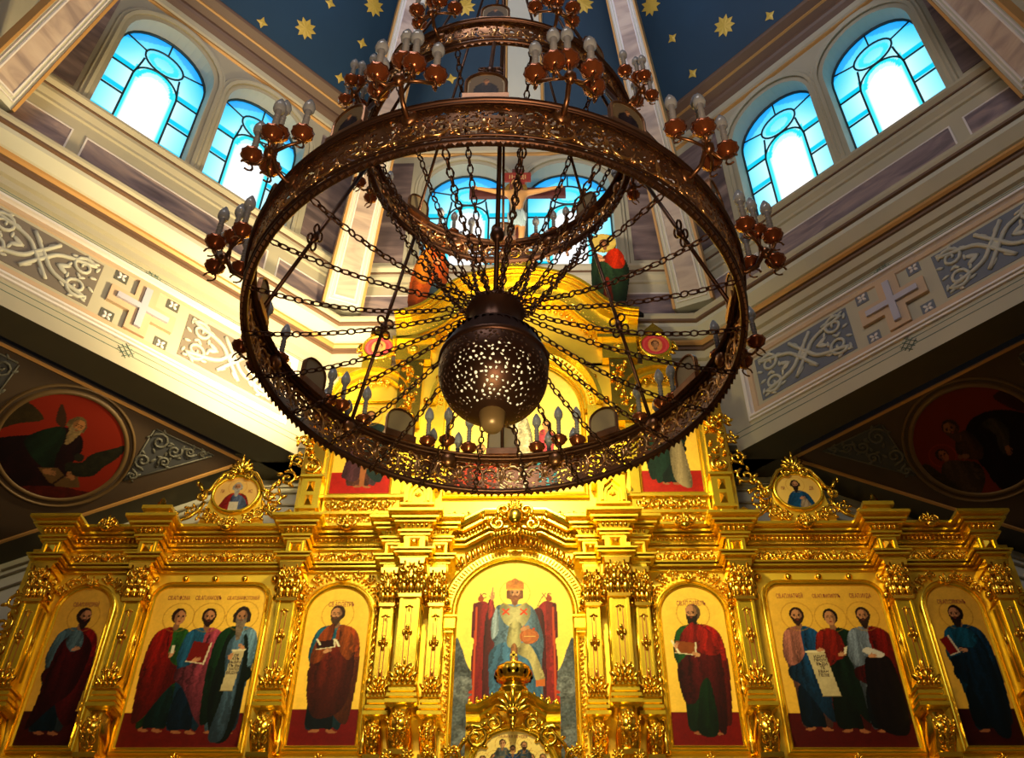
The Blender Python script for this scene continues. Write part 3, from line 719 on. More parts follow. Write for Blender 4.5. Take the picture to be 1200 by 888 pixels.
m = MB(); m.box(-7, 7, -3.2, 11, zf-0.2, zf); o = m.build('floor', M['stone']); tag(o, kind='structure')

# ================================================================== ICONOSTASIS
YW = 10.0
ico = empty('iconostasis', (0, 10.0, -1.6), label='towering carved gold icon screen with pilasters and stepped cornices across the east wall', cat='icon screen')
FW = lambda x, d, z: (x, YW-d, z)
def FY(y0): return lambda x, d, z: (x, y0-d, z)
# backing boards
m = MB(); m.box(-5.75, 5.75, YW, YW+0.25, 3.5, 6.2); m.build('lower_board', M['gold_matte'], ico)
m = MB()
m.prism([(-2.72, 6.2), (2.72, 6.2), (2.72, 8.0), (2.42, 8.9), (1.65, 9.15), (-1.65, 9.15), (-2.42, 8.9), (-2.72, 8.0)], YW+0.02, YW+0.065)
m.prism([(-1.45, 9.1), (1.45, 9.1), (1.4, 9.8), (0.95, 10.3), (0, 10.6), (-0.95, 10.3), (-1.4, 9.8)], YW+0.02, YW+0.065)
m.build('upper_board', M['gold_matte'], ico)
m = MB(); m.box(-5.9, 5.9, YW, YW+0.3, -1.6, 3.5); m.build('lower_tier_board', M['gold_matte'], ico)

# pilasters
PIL = [(-5.40, .20, 0), (-4.27, .20, 0), (-2.54, .20, 0), (2.54, .20, 0), (4.27, .20, 0), (5.40, .20, 0),
       (-1.15, .22, 1), (1.15, .22, 1), (-1.42, .15, 2), (-0.87, .15, 2), (0.87, .15, 2), (1.42, .15, 2)]
PD = {0: 0.24, 1: 0.32, 2: 0.18}
def rosette(mb, cx, cz, r, F, n=8, d=0.03):
    for k in range(n):
        a = 2*PI*k/n; mb.ell((cx+r*0.55*math.cos(a), d*0.4, cz+r*0.55*math.sin(a)), (r*0.45, d, r*0.22), 6, 4, 0, a, F)
    mb.ell((cx, d*0.8, cz), (r*0.28, d, r*0.28), 8, 4, 0, 0, F)
def pilaster(cx, w, kind):
    D = PD[kind]; F = FY(YW-D); hw = w/2
    big = kind != 2; off = 0.0 if big else -0.07
    zs0, zs1, zc1 = 4.37+off, 5.38+off*0.6, 5.86+off*0.4
    m = MB(); taper = 0.0
    m.box(cx-hw, cx+hw, YW-D, YW, zs0-0.02, zc1)
    for k in (-1, 1): m.box(cx+k*hw*.80-hw*.13, cx+k*hw*.80+hw*.13, YW-D-.012, YW-D, zs0+.1, zs1)
    for sx in (-1, 1): # side face reeding
        for k in (0.3, 0.7): m.tube([(cx+sx*(hw+0.002), YW-D*k, zs0+0.12), (cx+sx*(hw+0.002), YW-D*k, zs1-0.06)], 0.014, 5)
    sh = m.build('pilaster_shaft', M['gold'], ico)
    m = MB()
    for k in (-1, 1): m.box(cx+k*hw*0.26-0.004, cx+k*hw*0.26+0.004, YW-D-0.0025, YW-D, zs0+0.2, zs1-0.12)  # thin dark red strips on the shaft front
    m.build('groove', M['red_groove'], sh)
    m = MB(); zr = (zs0+zs1)/2+0.07
    for (dx, dz, a) in ((0, .055, 0), (0, -.055, 0), (-.035, 0, 0), (.035, 0, 0)): m.ell((cx+dx, .012, zr+dz), (.022, .02, .034), 6, 4, 0, a, F)
    m.ell((cx, .02, zr), (.018, .024, .018), 6, 4, 0, 0, F)
    m.piece(); palmette(m, cx, zs1-0.12, -0.07, F, n=3, d=.012)
    m.piece(); palmette(m, cx, zs0+0.17, 0.12, F, n=3, d=.018)
    for sx in (-1, 1): 
        G = (lambda sx: lambda x, d, z: (cx+sx*(hw+d), YW-D*0.5+(x-cx), z))(sx)
        m.piece(); m.ell((cx, .01, zr), (.03, .018, .06), 6, 4, 0, 0, G)
    m.build_each('shaft_ornament', M['gold_carved'], sh)
    # capital
    m = MB(); z0 = zs1
    m.box(cx-hw*1.15, cx+hw*1.15, YW-D-0.03, YW, z0-0.02, z0+0.02)
    for row, (zz, hh, n, out) in enumerate(((z0+0.10, 0.085, 3, .02), (z0+0.20, 0.075, 2, .05))):
        for i in range(n):
            x = cx+(i-(n-1)/2)*w*0.36; m.ell((x, out, zz), (w*0.19, .03, hh), 8, 6, 0, 0, F); m.ell((x, out+.03, zz+hh*.75), (w*0.15, .028, .022), 6, 4, 0, 0, F); m.ell((x, out+.028, zz), (w*.03, .014, hh*.8), 5, 4, 0, 0, F)
        for sx in (-1, 1):
            for i in range(3): m.ell((cx+sx*hw*1.05, out-0.02-i*D*0.32, zz), (.03, .035, hh), 6, 4, 0, 0, F)
    for sx in (-1, 1): # volutes
        m.tube([F(p[0], .06, p[1]) for p in spiral(cx+sx*w*0.42, z0+0.30, w*0.20, 1.3, PI/2, -sx, 14)], [0.022-0.0008*i for i in range(15)], 5)
        m.tube([F(p[0], -.10, p[1]) for p in spiral(cx+sx*w*0.55, z0+0.28, w*0.20, 1.3, PI/2, -sx, 12)], [0.024-0.0008*i for i in range(13)], 5)
        m.ell((cx+sx*w*.60, -.02, z0+.17), (.05, .05, .07), 6, 4, 0, sx*.5, F); m.ell((cx+sx*w*.68, -.08, z0+.08), (.05, .05, .06), 6, 4, 0, sx*.6, F)
    cz = z0+0.31; m.prism([(cx-w*.36, cz+.10), (cx+w*.36, cz+.10), (cx+w*.34, cz), (cx, cz-.13), (cx-w*.34, cz)][::-1], YW-D-0.075, YW-D-0.02)
    m.prism([(cx-hw*1.2, z0+.37), (cx+hw*1.2, z0+.37), (cx+hw*1.3, z0+.44), (cx-hw*1.3, z0+.44)][::-1], YW-D-0.08, YW)
    rosette(m, cx, cz+0.015, 0.065, FY(YW-D-0.075), 6, .02)
    m.tube([F(p[0], .082, p[1]) for p in ((cx-w*.36, cz+.09), (cx-w*.34, cz), (cx, cz-.13), (cx+w*.34, cz), (cx+w*.36, cz+.09))], 0.012, 5)
    m.build('capital', M['gold_carved'], ico)
    # moulded block and carved console below the shaft
    m = MB(); z = zs0
    prof = [(0.0, z), (0.04, z), (0.04, z-.03), (0.008, z-.035), (0.008, z-.05), (0.03, z-.055), (0.03, z-.09), (0.008, z-.095), (0.008, z-.115), (0.045, z-.12), (0.045, z-.155), (0.015, z-.16), (0.015, z-.18), (0.055, z-.185), (0.055, z-.225), (0.03, z-.235), (0.0, z-.26)]
    m.sweep([(cx-hw, YW), (cx-hw, YW-D), (cx+hw, YW-D), (cx+hw, YW)], [(-o, h) for o, h in prof], lambda px, py, h: (px, py, h))
    m.box(cx-hw, cx+hw, YW-D, YW, z-.26, z)
    m.build('base_moulding', M['gold'], ico)
    m = MB(); zt, zb = z-.26, 3.66; H = zt-zb; n = 12; ring = []
    for i in range(n+1):
        t_ = i/n; zz = zt-H*t_
        bulge = 0.03+0.13*math.sin(PI*min(1, t_*1.15))**1.2*(0.5+0.8*t_); wx = hw*(0.72+0.42*math.sin(PI*t_*0.95)*(.4+.8*t_)); ring.append((zz, bulge, wx))
    vs = []; 
    for zz, b_, wx in ring: vs += [(cx-wx, YW-0.02, zz), (cx-wx, YW-D-b_*0.6, zz), (cx-wx*0.5, YW-D-b_, zz), (cx+wx*0.5, YW-D-b_, zz), (cx+wx, YW-D-b_*0.6, zz), (cx+wx, YW-0.02, zz)]
    fs = [(i*6+j, i*6+j+1, (i+1)*6+j+1, (i+1)*6+j) for i in range(n) for j in range(5)]+[(5, 4, 3, 2, 1, 0), tuple(n*6+j for j in range(6))]
    m.add(vs, fs, 0, True)
    m.box(cx-hw*1.15, cx+hw*1.15, YW-D-0.08, YW, zb-0.05, zb)
    FF = lambda x, d, z: (x, YW-D-(0.03+0.13*math.sin(PI*min(1, max(0, (zt-z)/H)*1.15))**1.2*(0.5+0.8*(zt-z)/H))-d, z)
    for sx in (-1, 1):
        m.tube([FF(p[0], .01, p[1]) for p in spiral(cx+sx*w*.24, zb+H*.28, w*.24, 1.3, PI/2, sx, 14)], 0.014, 5)
        m.tube([FF(p[0], .01, p[1]) for p in spiral(cx+sx*w*.20, zb+H*.72, w*.16, 1.2, -PI/2, -sx, 12)], 0.011, 5)
        for k in range(5): m.ell((cx+sx*w*(.15+.09*k), .01, zb+H*(.12+.13*k)), (.035, .022, .016), 6, 4, 0, sx*(0.4+k*.3), FF)
    for k in range(4): m.ell((cx, .015, zb+H*(.14+.22*k)), (.028, .026, .05), 6, 4, 0, 0, FF)
    m.build('console', M['gold_carved'], ico)
    # leaf crown at the foot of the shaft
    m = MB()
    for i in range(5):
        x = cx+(i-2)*w*.25; m.ell((x, .03, zs0+0.06+.025*(2-abs(i-2))), (w*.13, .045, .075), 8, 5, 0, -(i-2)*.35, F); m.ell((x, .055, zs0+0.01), (w*.12, .03, .03), 6, 4, 0, 0, F)
    for sx in (-1, 1): m.tube([F(p[0], .04, p[1]) for p in spiral(cx+sx*w*.36, zs0+.17, w*.16, 1.2, PI/2, sx, 10)], .012, 5)
    m.build('foot_leaves', M['gold_carved'], ico)
    # entablature block with pyramid boss
    zb0 = 5.95; D2 = D
    m = MB(); m.box(cx-hw*1.08, cx+hw*1.08, YW-D2-.02, YW, zc1-0.02, 6.22)
    D2 = D+.02; fz = 6.045
    m.sweep([(cx-.065, fz-.065), (cx+.065, fz-.065), (cx+.065, fz+.065), (cx-.065, fz+.065)], [(-.02, 0.0), (-.02, .014), (.0, .014), (.0, 0.0)], lambda a, b, h: (a, YW-D2-h, b), closed=True)
    bl = m.build('frieze_block', M['gold'], ico)
    m = MB(); m.frustum(cx, fz, .056, .056, YW-D2, YW-D2-.06, 0.22); m.build('pyramid_boss', M['gold_carved'], bl)
for a in PIL: pilaster(*a)

# entablature: architrave and cornice breaking forward round every pilaster
def plan(x0, x1, cs, y0=YW):
    pts = [(x0, y0)]
    for (cx, hw, d) in cs:
        if cx-hw > x0+1e-4: pts += [(cx-hw, y0), (cx-hw, y0-d)]
        else: pts = [(cx-hw, y0-d)]
        pts += [(cx+hw, y0-d), (cx+hw, y0)]
    if pts[-1][0] < x1-1e-4: pts.append((x1, y0))
    return pts
def cen(sx):
    # the clustered central pilasters step forward twice
    a = [(1.52, 0), (1.52, .18), (1.29, .18), (1.29, .32), (1.01, .32), (1.01, .18), (0.77, .18), (0.77, 0)]
    return [(sx*x, YW-d) for x, d in (a if sx > 0 else a)]
arch_prof = [(o_, 5.855+(h_-5.79)*.75) for o_, h_ in [(0.0, 5.79), (0.03, 5.79), (0.03, 5.825), (0.008, 5.828), (0.008, 5.84), (0.075, 5.845), (0.075, 5.875), (0.03, 5.88), (0.03, 5.888), (0.10, 5.893), (0.10, 5.92), (0.0, 5.93)]]
corn_prof = [(o_, 6.15+(h_-6.118)*.9) for o_, h_ in [(0.0, 6.118), (0.035, 6.12), (0.035, 6.145), (0.01, 6.15), (0.01, 6.158), (0.06, 6.16), (0.06, 6.185), (0.015, 6.19), (0.02, 6.215), (0.05, 6.265), (0.05, 6.272), (0.10, 6.276), (0.10, 6.30), (0.06, 6.304), (0.06, 6.312), (0.135, 6.317), (0.135, 6.345), (0.09, 6.35), (0.09, 6.358), (0.15, 6.375), (0.18, 6.39), (0.18, 6.43), (0.0, 6.45)]]
for sx in (-1, 1):
    outer = []
    for cx in (5.40, 4.27, 2.54):
        outer += [(cx+.12, 0), (cx+.12, .24), (cx-.12, .24), (cx-.12, 0)]
    pth = [(5.56, .24)]+[(5.28, .24)]+outer[3:]
    pth = [(5.52, 0.0), (5.52, .24), (5.28, .24)]+outer[3:]
    full = pth+[(1.52, 0), (1.52, .18), (1.29, .18), (1.29, .32), (1.01, .32), (1.01, .18), (0.77, .18), (0.77, 0.0)]
    P = [(sx*x, YW-d) for x, d in full]
    sg = -1 if sx < 0 else 1
    for nm, pr in (('architrave', arch_prof), ('cornice', corn_prof)):
        m = MB(); m.sweep(P, [(o*(1 if sx > 0 else -1), h) for o, h in pr], lambda px, py, h: (px, py, h)); m.build(nm, M['gold'], ico)
# straight runs over the centre
m = MB(); m.sweep([(-.77, YW), (.77, YW)], [(-o, h) for o, h in arch_prof], lambda px, py, h: (px, py, h-0.0))
# frieze scroll carving between the pilasters + leaf rows on the cornice
for sx in (-1, 1):
    for (a, b) in ((4.42, 5.25), (2.70, 4.12), (1.60, 2.38)):
        x0, x1 = sorted((sx*a, sx*b))
        m = MB(); acanthus(m, x0, x1, 5.97, 6.12, FY(YW), 0.015, 0.03, nseg=12); palmette(m, (x0+x1)/2, 6.04, .10, FY(YW-.02), n=5, d=.03)
        m.build('frieze_scroll', M['gold_carved'], ico)
        m = MB(); leafrow(m, x0-.05, x1+.05, 6.262, 0.065, FY(YW-.055), step=.05, d=.025); m.piece(); leafrow(m, x0-.05, x1+.05, 6.198, .022, FY(YW-.055), step=.032, d=.010)
        m.build_each('leaf_row', M['gold_carved'], ico)
        mx = (x0+x1)/2; m = MB()   # little cartouche on the cornice
        for q in (-1, 1): m.tube([FY(YW-.24)(p[0], 0, p[1]) for p in spiral(mx+q*.06, 6.40, .06, 1.2, PI/2, -q, 12)], .016, 5)
        palmette(m, mx, 6.40, .12, FY(YW-.22), n=5, d=.03); m.ell((mx, .03, 6.33), (.07, .05, .04), 8, 4, 0, 0, FY(YW-.22))
        m.build('cornice_cartouche', M['gold_carved'], ico)
for (cx, w, k) in PIL:
    m = MB(); leafrow(m, cx-w*.7, cx+w*.7, 6.262, 0.07, FY(YW-PD[k]-.055), step=.05, d=.025); m.build('block_leaf_row', M['gold_carved'], ico)
# round studs over the triple icons and down the centre bay
for sx in (-1, 1):
    for k in range(5):
        m = MB(); m.ell((sx*(2.78+k*.345), .03, 5.765), (.042, .04, .042), 10, 6, 0, 0, FW); m.build('round_stud', M['gold_carved'], ico)
    for k in range(7):
        m = MB(); m.ell((sx*0.775, .02, 5.20-k*.20), (.024, .022, .024), 8, 5, 0, 0, FW); m.build('round_stud', M['gold_carved'], ico)
# base ledge under the icons
m = MB(); m.sweep([(-5.8, YW), (5.8, YW)], [(-o, h) for o, h in ((0, 3.40), (.04, 3.42), (.04, 3.5), (.12, 3.55), (.12, 3.60), (.05, 3.62), (.05, 3.66), (0, 3.68))], lambda px, py, h: (px, py, h)); m.build('base_ledge', M['gold'], ico)
m = MB(); acanthus(m, -5.6, -1.0, 3.42, 3.55, FY(YW-.04), .014, .025, nseg=8); m.piece(); acanthus(m, 1.0, 5.6, 3.42, 3.55, FY(YW-.04), .014, .025, nseg=8)
for x in (-3.45, 3.45, -1.98, 1.98, -4.88, 4.88): m.piece(); palmette(m, x, 3.66, .09, FY(YW-.05), n=5, d=.03)
m.build_each('base_scroll', M['gold_carved'], ico)
# foliage in the spandrels of the arched bays
for sx in (-1, 1):
    for (cx, hw, zs) in ((4.88, .33, 5.35), (1.98, .40, 5.33)):
        m = MB()
        for q in (-1, 1):
            for k in range(4):
                a = PI/2+q*(0.35+k*.30); r = hw+.10
                x, z = sx*cx+r*math.cos(a), zs+r*math.sin(a)
                if abs(x-sx*cx) > hw+.06: continue
                m.tube([FW(p[0], .02, p[1]) for p in spiral(x, z+.03, .06, 1.1, k, q, 10)], .013, 5)
                for j in range(4): m.ell((x+.05*math.cos(j*1.6), .02, z+.03+.05*math.sin(j*1.6)), (.03, .022, .014), 6, 4, 0, j*1.6, FW)
        palmette(m, sx*cx, zs+hw-.01, .12, FY(YW-.04), n=5, d=.03)
        m.build('spandrel_leaves', M['gold_carved'], ico)
# slender twisted colonnettes beside the single icons
for sx in (-1, 1):
    for q in (-1, 1):
        x = sx*1.98+q*.43; m = MB()
        m.lathe([(0.0, 3.72), (.035, 3.72), (.042, 3.76), (.030, 3.80), (.042, 3.84), (.026, 3.88), (.018, 3.92), (.018, 4.36), (.034, 4.38), (.034, 4.41), (.022, 4.44), (.036, 4.48), (.036, 4.52), (.020, 4.55)], (x, YW-.06, 0), 10)
        for k in range(2):
            m.tube([(x+.014*math.cos(k*PI+t_*.9), YW-.06+.014*math.sin(k*PI+t_*.9), 4.55+t_*.028) for t_ in range(0, 30)], .013, 5)
        m.lathe([(0.02, 5.36), (.036, 5.38), (.036, 5.42), (0.0, 5.43)], (x, YW-.06, 0), 10)
        m.build('colonnette', M['gold_carved'], ico)
    m = MB(); zs = 5.40
    for i in range(26):
        a = PI*i/25; m.ell((sx*1.98+.43*math.cos(a), .05, zs-.02+.38*math.sin(a)), (.026, .03, .016), 6, 4, 0, a, FW)
    m.build('beaded_arch', M['gold_carved'], ico)

# ---- centre bay: arch with fluted archivolt, imposts, leaf bands, raised pediment
CXW, CZS = 0.655, 5.33
def arc(r, n=32, zc=CZS, ex=1.0): return [(r*math.cos(PI*i/n), zc+ex*r*math.sin(PI*i/n)) for i in range(n+1)]
m = MB(); m.sweep(arc(.76), [(-.075, 0), (-.07, .05), (-.05, .06), (-.045, .045), (.045, .045), (.05, .06), (.07, .05), (.075, 0)], lambda x, z, h: (x, YW-h, z))
av = m.build('archivolt', M['gold'], ico)
m = MB()
for i in range(58):
    a = PI*(i+.5)/58; c_, s_ = math.cos(a), math.sin(a)
    m.ell((.76*c_, .045, CZS+.76*s_), (.040, .015, .010), 6, 4, 0, a, FW)
m.build('archivolt_flutes', M['gold_carved'], av)
for sx in (-1, 1):
    m = MB(); m.box(sx*.76-.10, sx*.76+.10, YW-.10, YW, 5.11, 5.24); m.box(sx*.76-.08, sx*.76+.08, YW-.07, YW, 5.07, 5.11); m.box(sx*.76-.12, sx*.76+.12, YW-.12, YW, 5.24, 5.26)
    m.build('impost', M['gold'], ico)
    m = MB(); rosette(m, sx*.78, 5.37, .07, FY(YW-.05), 4, .03); m.build('arch_rosette', M['gold_carved'], ico)
    m = MB()
    for k in range(26): m.ell((sx*.72+(.012 if k % 2 else -.012), .03, 5.02-k*.052), (.030, .02, .014), 6, 4, 0, .7 if k % 2 else -.7, FW)
    m.build('leaf_band', M['gold_carved'], ico)
    m = MB()
    for s0 in (-.055, .055): m.box(sx*.72+s0-.008, sx*.72+s0+.008, YW-.035, YW, 3.7, 5.07)
    m.build('band_edging', M['gold'], ico)
    m = MB()   # horizontal fillet behind the arch springing
    m.box(min(sx*.62, sx*.80), max(sx*.62, sx*.80), YW-.03, YW, 5.66, 5.69); m.build('fillet', M['gold'], ico)
# lambrequin leaves following the arch
m = MB()
for i in range(25):
    x = -.74+1.48*i/24; z = 5.98+.28*max(0, 1-(abs(x)/.62)**2)**1.0
    m.ell((x, .03, z), (.032, .03, .085), 6, 5, 0, -x*.35, FW); m.ell((x+.03, .03, z-.05), (.014, .02, .03), 6, 4, 0, 0, FW)
m.build('lambrequin', M['gold_carved'], ico)
m = MB()
path = [(-.76, 6.17), (-.58, 6.17), (-.30, 6.34), (.30, 6.34), (.58, 6.17), (.76, 6.17)][::-1]
prof = [(0.0, 0.0), (0.0, .07), (.02, .07), (.025, .03), (.035, .03), (.04, .12), (.065, .12), (.07, .06), (.11, .10), (.115, .05), (.125, .05), (.13, .17), (.155, .17), (.16, .11), (.17, .11), (.18, .20), (.215, .23), (.24, .23), (.24, 0.0)]
m.sweep(path, [(-o, h) for o, h in prof], lambda x, z, h: (x, YW-.03-h, z)); m.build('raised_cornice', M['gold'], ico)
m = MB()
for q in (-1, 1):
    leafrow(m, *sorted((q*.58, q*.76)), 6.255, .06, FY(YW-.15), step=.045, d=.02)
    for i in range(8): m.ell((q*(.56-.035*i), .02, 6.275+.021*i), (.018, .02, .03), 6, 4, 0, 0, FY(YW-.15))
m.build('raised_leaf_row', M['gold_carved'], ico)
# central cartouche: crowned head cartouche with wings of leaves
m = MB(); Fc = FY(YW-.26); zc = 6.44
for q in (-1, 1):
    m.tube([Fc(p[0], .02, p[1]) for p in spiral(q*.20, zc-.10, .10, 1.4, PI/2, -q, 16)], .024, 6)
    m.tube([Fc(p[0], .02, p[1]) for p in spiral(q*.13, zc+.09, .09, 1.3, -PI/2, q, 14)], .020, 6)
    for k in range(6): m.ell((q*(.12+.05*k), .02, zc-.02+.04*math.sin(k*1.4)), (.05, .04, .022), 6, 4, 0, q*(.4+.3*k), Fc)
    for k in range(5): m.ell((q*(.10+.035*k), .0, zc-.20-.01*k), (.03, .04, .05), 6, 4, 0, q*.3, Fc)
m.ell((0, .03, zc), (.10, .07, .12), 10, 6, 0, 0, Fc); palmette(m, 0, zc+.10, .15, Fc, n=7, d=.035); palmette(m, 0, zc-.16, -.14, Fc, n=7, d=.035)
m.build('central_cartouche', M['gold_carved'], ico)
m = MB(); 
for q in (-1, 1): m.piece(); acanthus(m, *sorted((q*.30, q*.98)), 6.50, 6.68, FY(YW), .017, .03, nseg=10)
m.build_each('attic_scroll', M['gold_carved'], ico)

# ---- attic blocks over the pilasters
def attic_block(cx, d, z0, w_, h_, kok=False, name='attic_block'):
    m = MB(); m.box(cx-w_/2, cx+w_/2, YW-d, YW, z0, z0+h_); m.box(cx-w_*.6, cx+w_*.6, YW-d-.03, YW, z0+h_, z0+h_+.035); m.box(cx-w_*.6, cx+w_*.6, YW-d-.03, YW, z0-.03, z0)
    if kok:
        og = [(-.5, .05), (-.5, .45), (-.42, .68), (-.2, .82), (0, 1.0), (.2, .82), (.42, .68), (.5, .45), (.5, .05)]
        m.sweep([(cx+p[0]*w_*.75, z0+p[1]*h_*.85) for p in og], [(-.018, 0), (-.018, .04), (.018, .04), (.018, 0)], lambda x, z, h: (x, YW-d-h, z))
        m.sweep([(cx+p[0]*w_*.48, z0+p[1]*h_*.62) for p in og], [(-.010, 0), (-.010, .025), (.010, .025), (.010, 0)], lambda x, z, h: (x, YW-d-h, z))
        palmette(m, cx, z0+h_*.25, .06, FY(YW-d), n=5, d=.015)
    o = m.build(name, M['gold'], ico); return o
for sx in (-1, 1):
    attic_block(sx*1.16, .30, 6.62, .34, .42, True, 'ogee_block')
    o = attic_block(sx*2.50, .20, 6.64, .24, .44)
    m = MB(); m.frustum(sx*2.50, 6.75, .045, .075, YW-.20, YW-.25, .2); m.frustum(sx*2.50, 6.95, .045, .075, YW-.20, YW-.25, .2); m.build('pyramid_boss', M['gold_carved'], o)
    m = MB(); m.box(sx*2.50-.10, sx*2.50+.10, YW-.20, YW, 6.45, 6.61); acanthus(m, sx*2.5-.09, sx*2.5+.09, 6.47, 6.58, FY(YW-.20), .012, .02, nseg=8); m.build('scroll_block', M['gold'], ico)
    for cx, z1 in ((4.27, 6.43), ):
        m = MB(); x = sx*cx; m.box(x-.14, x+.14, YW-.28, YW, 6.43, 6.56); m.box(x-.18, x+.18, YW-.32, YW, 6.56, 6.61); palmette(m, x, 6.48, .06, FY(YW-.28), n=5, d=.015)
        m.build('small_attic_block', M['gold'], ico)
        m = MB(); m.lathe([(0, 0), (.07, 0), (.085, .03), (.05, .06), (.055, .09), (.03, .12), (.035, .14), (.012, .17), (0, .20)], (x, YW-.2, 6.61), 10)
        for q in (-1, 1): m.ell((x+q*.08, .2, 6.65), (.045, .04, .03), 6, 4, 0, q*.5, FW)
        m.build('leaf_finial', M['gold_carved'], ico)
    m = MB(); x = sx*5.40; 
    for q in range(4): m.ell((x-.06+.04*q, .22, 6.46), (.015, .03, .03), 6, 4, 0, .3, FW)
    m.build('corner_crest', M['gold_carved'], ico)
    # lower attic frieze under the upper icons
    m = MB(); m.box(*sorted((sx*1.42, sx*2.36)), YW-.05, YW+.02, 6.45, 6.62); m.box(*sorted((sx*1.40, sx*2.38)), YW-.09, YW, 6.62, 6.66); m.box(*sorted((sx*1.42, sx*2.36)), YW-.05, YW+.02, 6.66, 6.86); m.box(*sorted((sx*1.36, sx*2.40)), YW-.09, YW, 6.86, 6.90)
    m.build('attic_panel', M['gold'], ico)
    m = MB(); acanthus(m, *sorted((sx*1.48, sx*2.32)), 6.68, 6.84, FY(YW-.05), .016, .03, nseg=12); m.piece(); acanthus(m, *sorted((sx*1.50, sx*2.30)), 6.48, 6.60, FY(YW-.05), .012, .02, nseg=10)
    m.build_each('attic_scroll', M['gold_carved'], ico)
    # big volute bracket with foliage beside the upper icon
    m = MB(); cx = sx*2.53; Fb = FY(YW-.16)
    m.box(cx-.13, cx+.13, YW-.16, YW, 7.10, 8.35)
    m.tube([Fb(p[0], .03, p[1]) for p in spiral(cx, 7.25, .12, 1.7, PI/2, sx, 18)], .022, 6); m.ell((cx, .03, 7.25), (.05, .05, .05), 8, 5, 0, 0, Fb)
    m.tube([Fb(p[0], .03, p[1]) for p in spiral(cx, 7.95, .11, 1.5, -PI/2, -sx, 16)], .020, 6)
    for k in range(26):
        z = 7.40+k*.04; m.ell((cx+random.uniform(-.11, .11), random.uniform(.0, .06), z), (random.uniform(.03, .06), .035, random.uniform(.02, .035)), 6, 4, 0, random.uniform(-1.3, 1.3), Fb)
    m.build('volute_bracket', M['gold_carved'], ico)
    m = MB(); x0 = cx+sx*.18
    for k, (dx, dz, r) in enumerate(((.06, .30, .10), (.14, .02, .12), (.24, -.26, .10), (.03, .62, .08), (.33, -.44, .07), (.0, .90, .07))):
        m.tube([FW(p[0], .06, p[1]) for p in spiral(x0+sx*dx, 7.15+dz, r, 1.3, 1.0+k, sx*(1 if k % 2 else -1), 14)], .019, 6)
        for j in range(5): m.ell((x0+sx*dx+r*math.cos(j*1.3), .06, 7.15+dz+r*math.sin(j*1.3)), (.05, .03, .02), 6, 4, 0, j*1.3+.6, FW)
    m.build('side_foliage', M['gold_carved'], ico)
    # end foliage beyond the last pilaster
    m = MB()
    for k in range(5):
        m.tube([FW(p[0], .08, p[1]) for p in spiral(sx*(5.68+.05*(k % 2)), 5.45-k*.28, .12, 1.4, k, sx*(1 if k % 2 else -1), 14)], .02, 6)
        for j in range(4): m.ell((sx*5.68+.12*math.cos(j*1.7), .08, 5.45-k*.28+.12*math.sin(j*1.7)), (.05, .03, .02), 6, 4, 0, j*1.7, FW)
    m.build('end_foliage', M['gold_carved'], ico)
    # arched top over the side icon of the upper tier + medallion gable
    m = MB(); cx = sx*1.94
    m.sweep([(cx+.46*math.cos(PI*i/20), 8.45+.44*math.sin(PI*i/20)) for i in range(21)], [(-.10, 0), (-.10, .12), (-.05, .16), (-.03, .09), (.03, .09), (.05, .05), (.05, 0)], lambda x, z, h: (x, YW-h, z))
    for q in (-1, 1): m.box(cx+q*.47-.06, cx+q*.47+.06, YW-.10, YW, 6.9, 8.45)
    m.box(cx-.56, cx+.56, YW-.08, YW, 8.92, 9.02); m.build('side_arch', M['gold'], ico)
    m = MB(); acanthus(m, cx-.46, cx+.46, 8.72, 8.90, FY(YW-.02), .016, .03, nseg=10); m.build('side_arch_scroll', M['gold_carved'], ico)
# central niche of the upper tier
m = MB()
m.sweep(arc(.98, 36, 8.25, 1.0), [(-.16, 0), (-.16, .22), (-.10, .25), (-.05, .16), (.04, .14), (.06, .08), (.08, .08), (.08, 0)], lambda x, z, h: (x, YW-h, z))
for sx in (-1, 1): m.box(*sorted((sx*.93, sx*1.12)), YW-.16, YW, 7.0, 8.25)
m.build('niche_arch', M['gold'], ico)
m = MB()
for i in range(44):
    a = PI*(i+.5)/44; m.ell((.99*math.cos(a), .16, 8.25+.99*math.sin(a)), (.035, .02, .018), 6, 4, 0, a, FW)
m.build('niche_dentils', M['gold_carved'], ico); m = MB()
for i in range(9):
    a = PI*(i+.5)/9; m.piece(); m.ell((1.22*math.cos(a), .03, 8.25+1.22*math.sin(a)), (.04, .04, .04), 10, 6, 0, 0, FW)
m.build_each('round_stud', M['gold_carved'], ico)
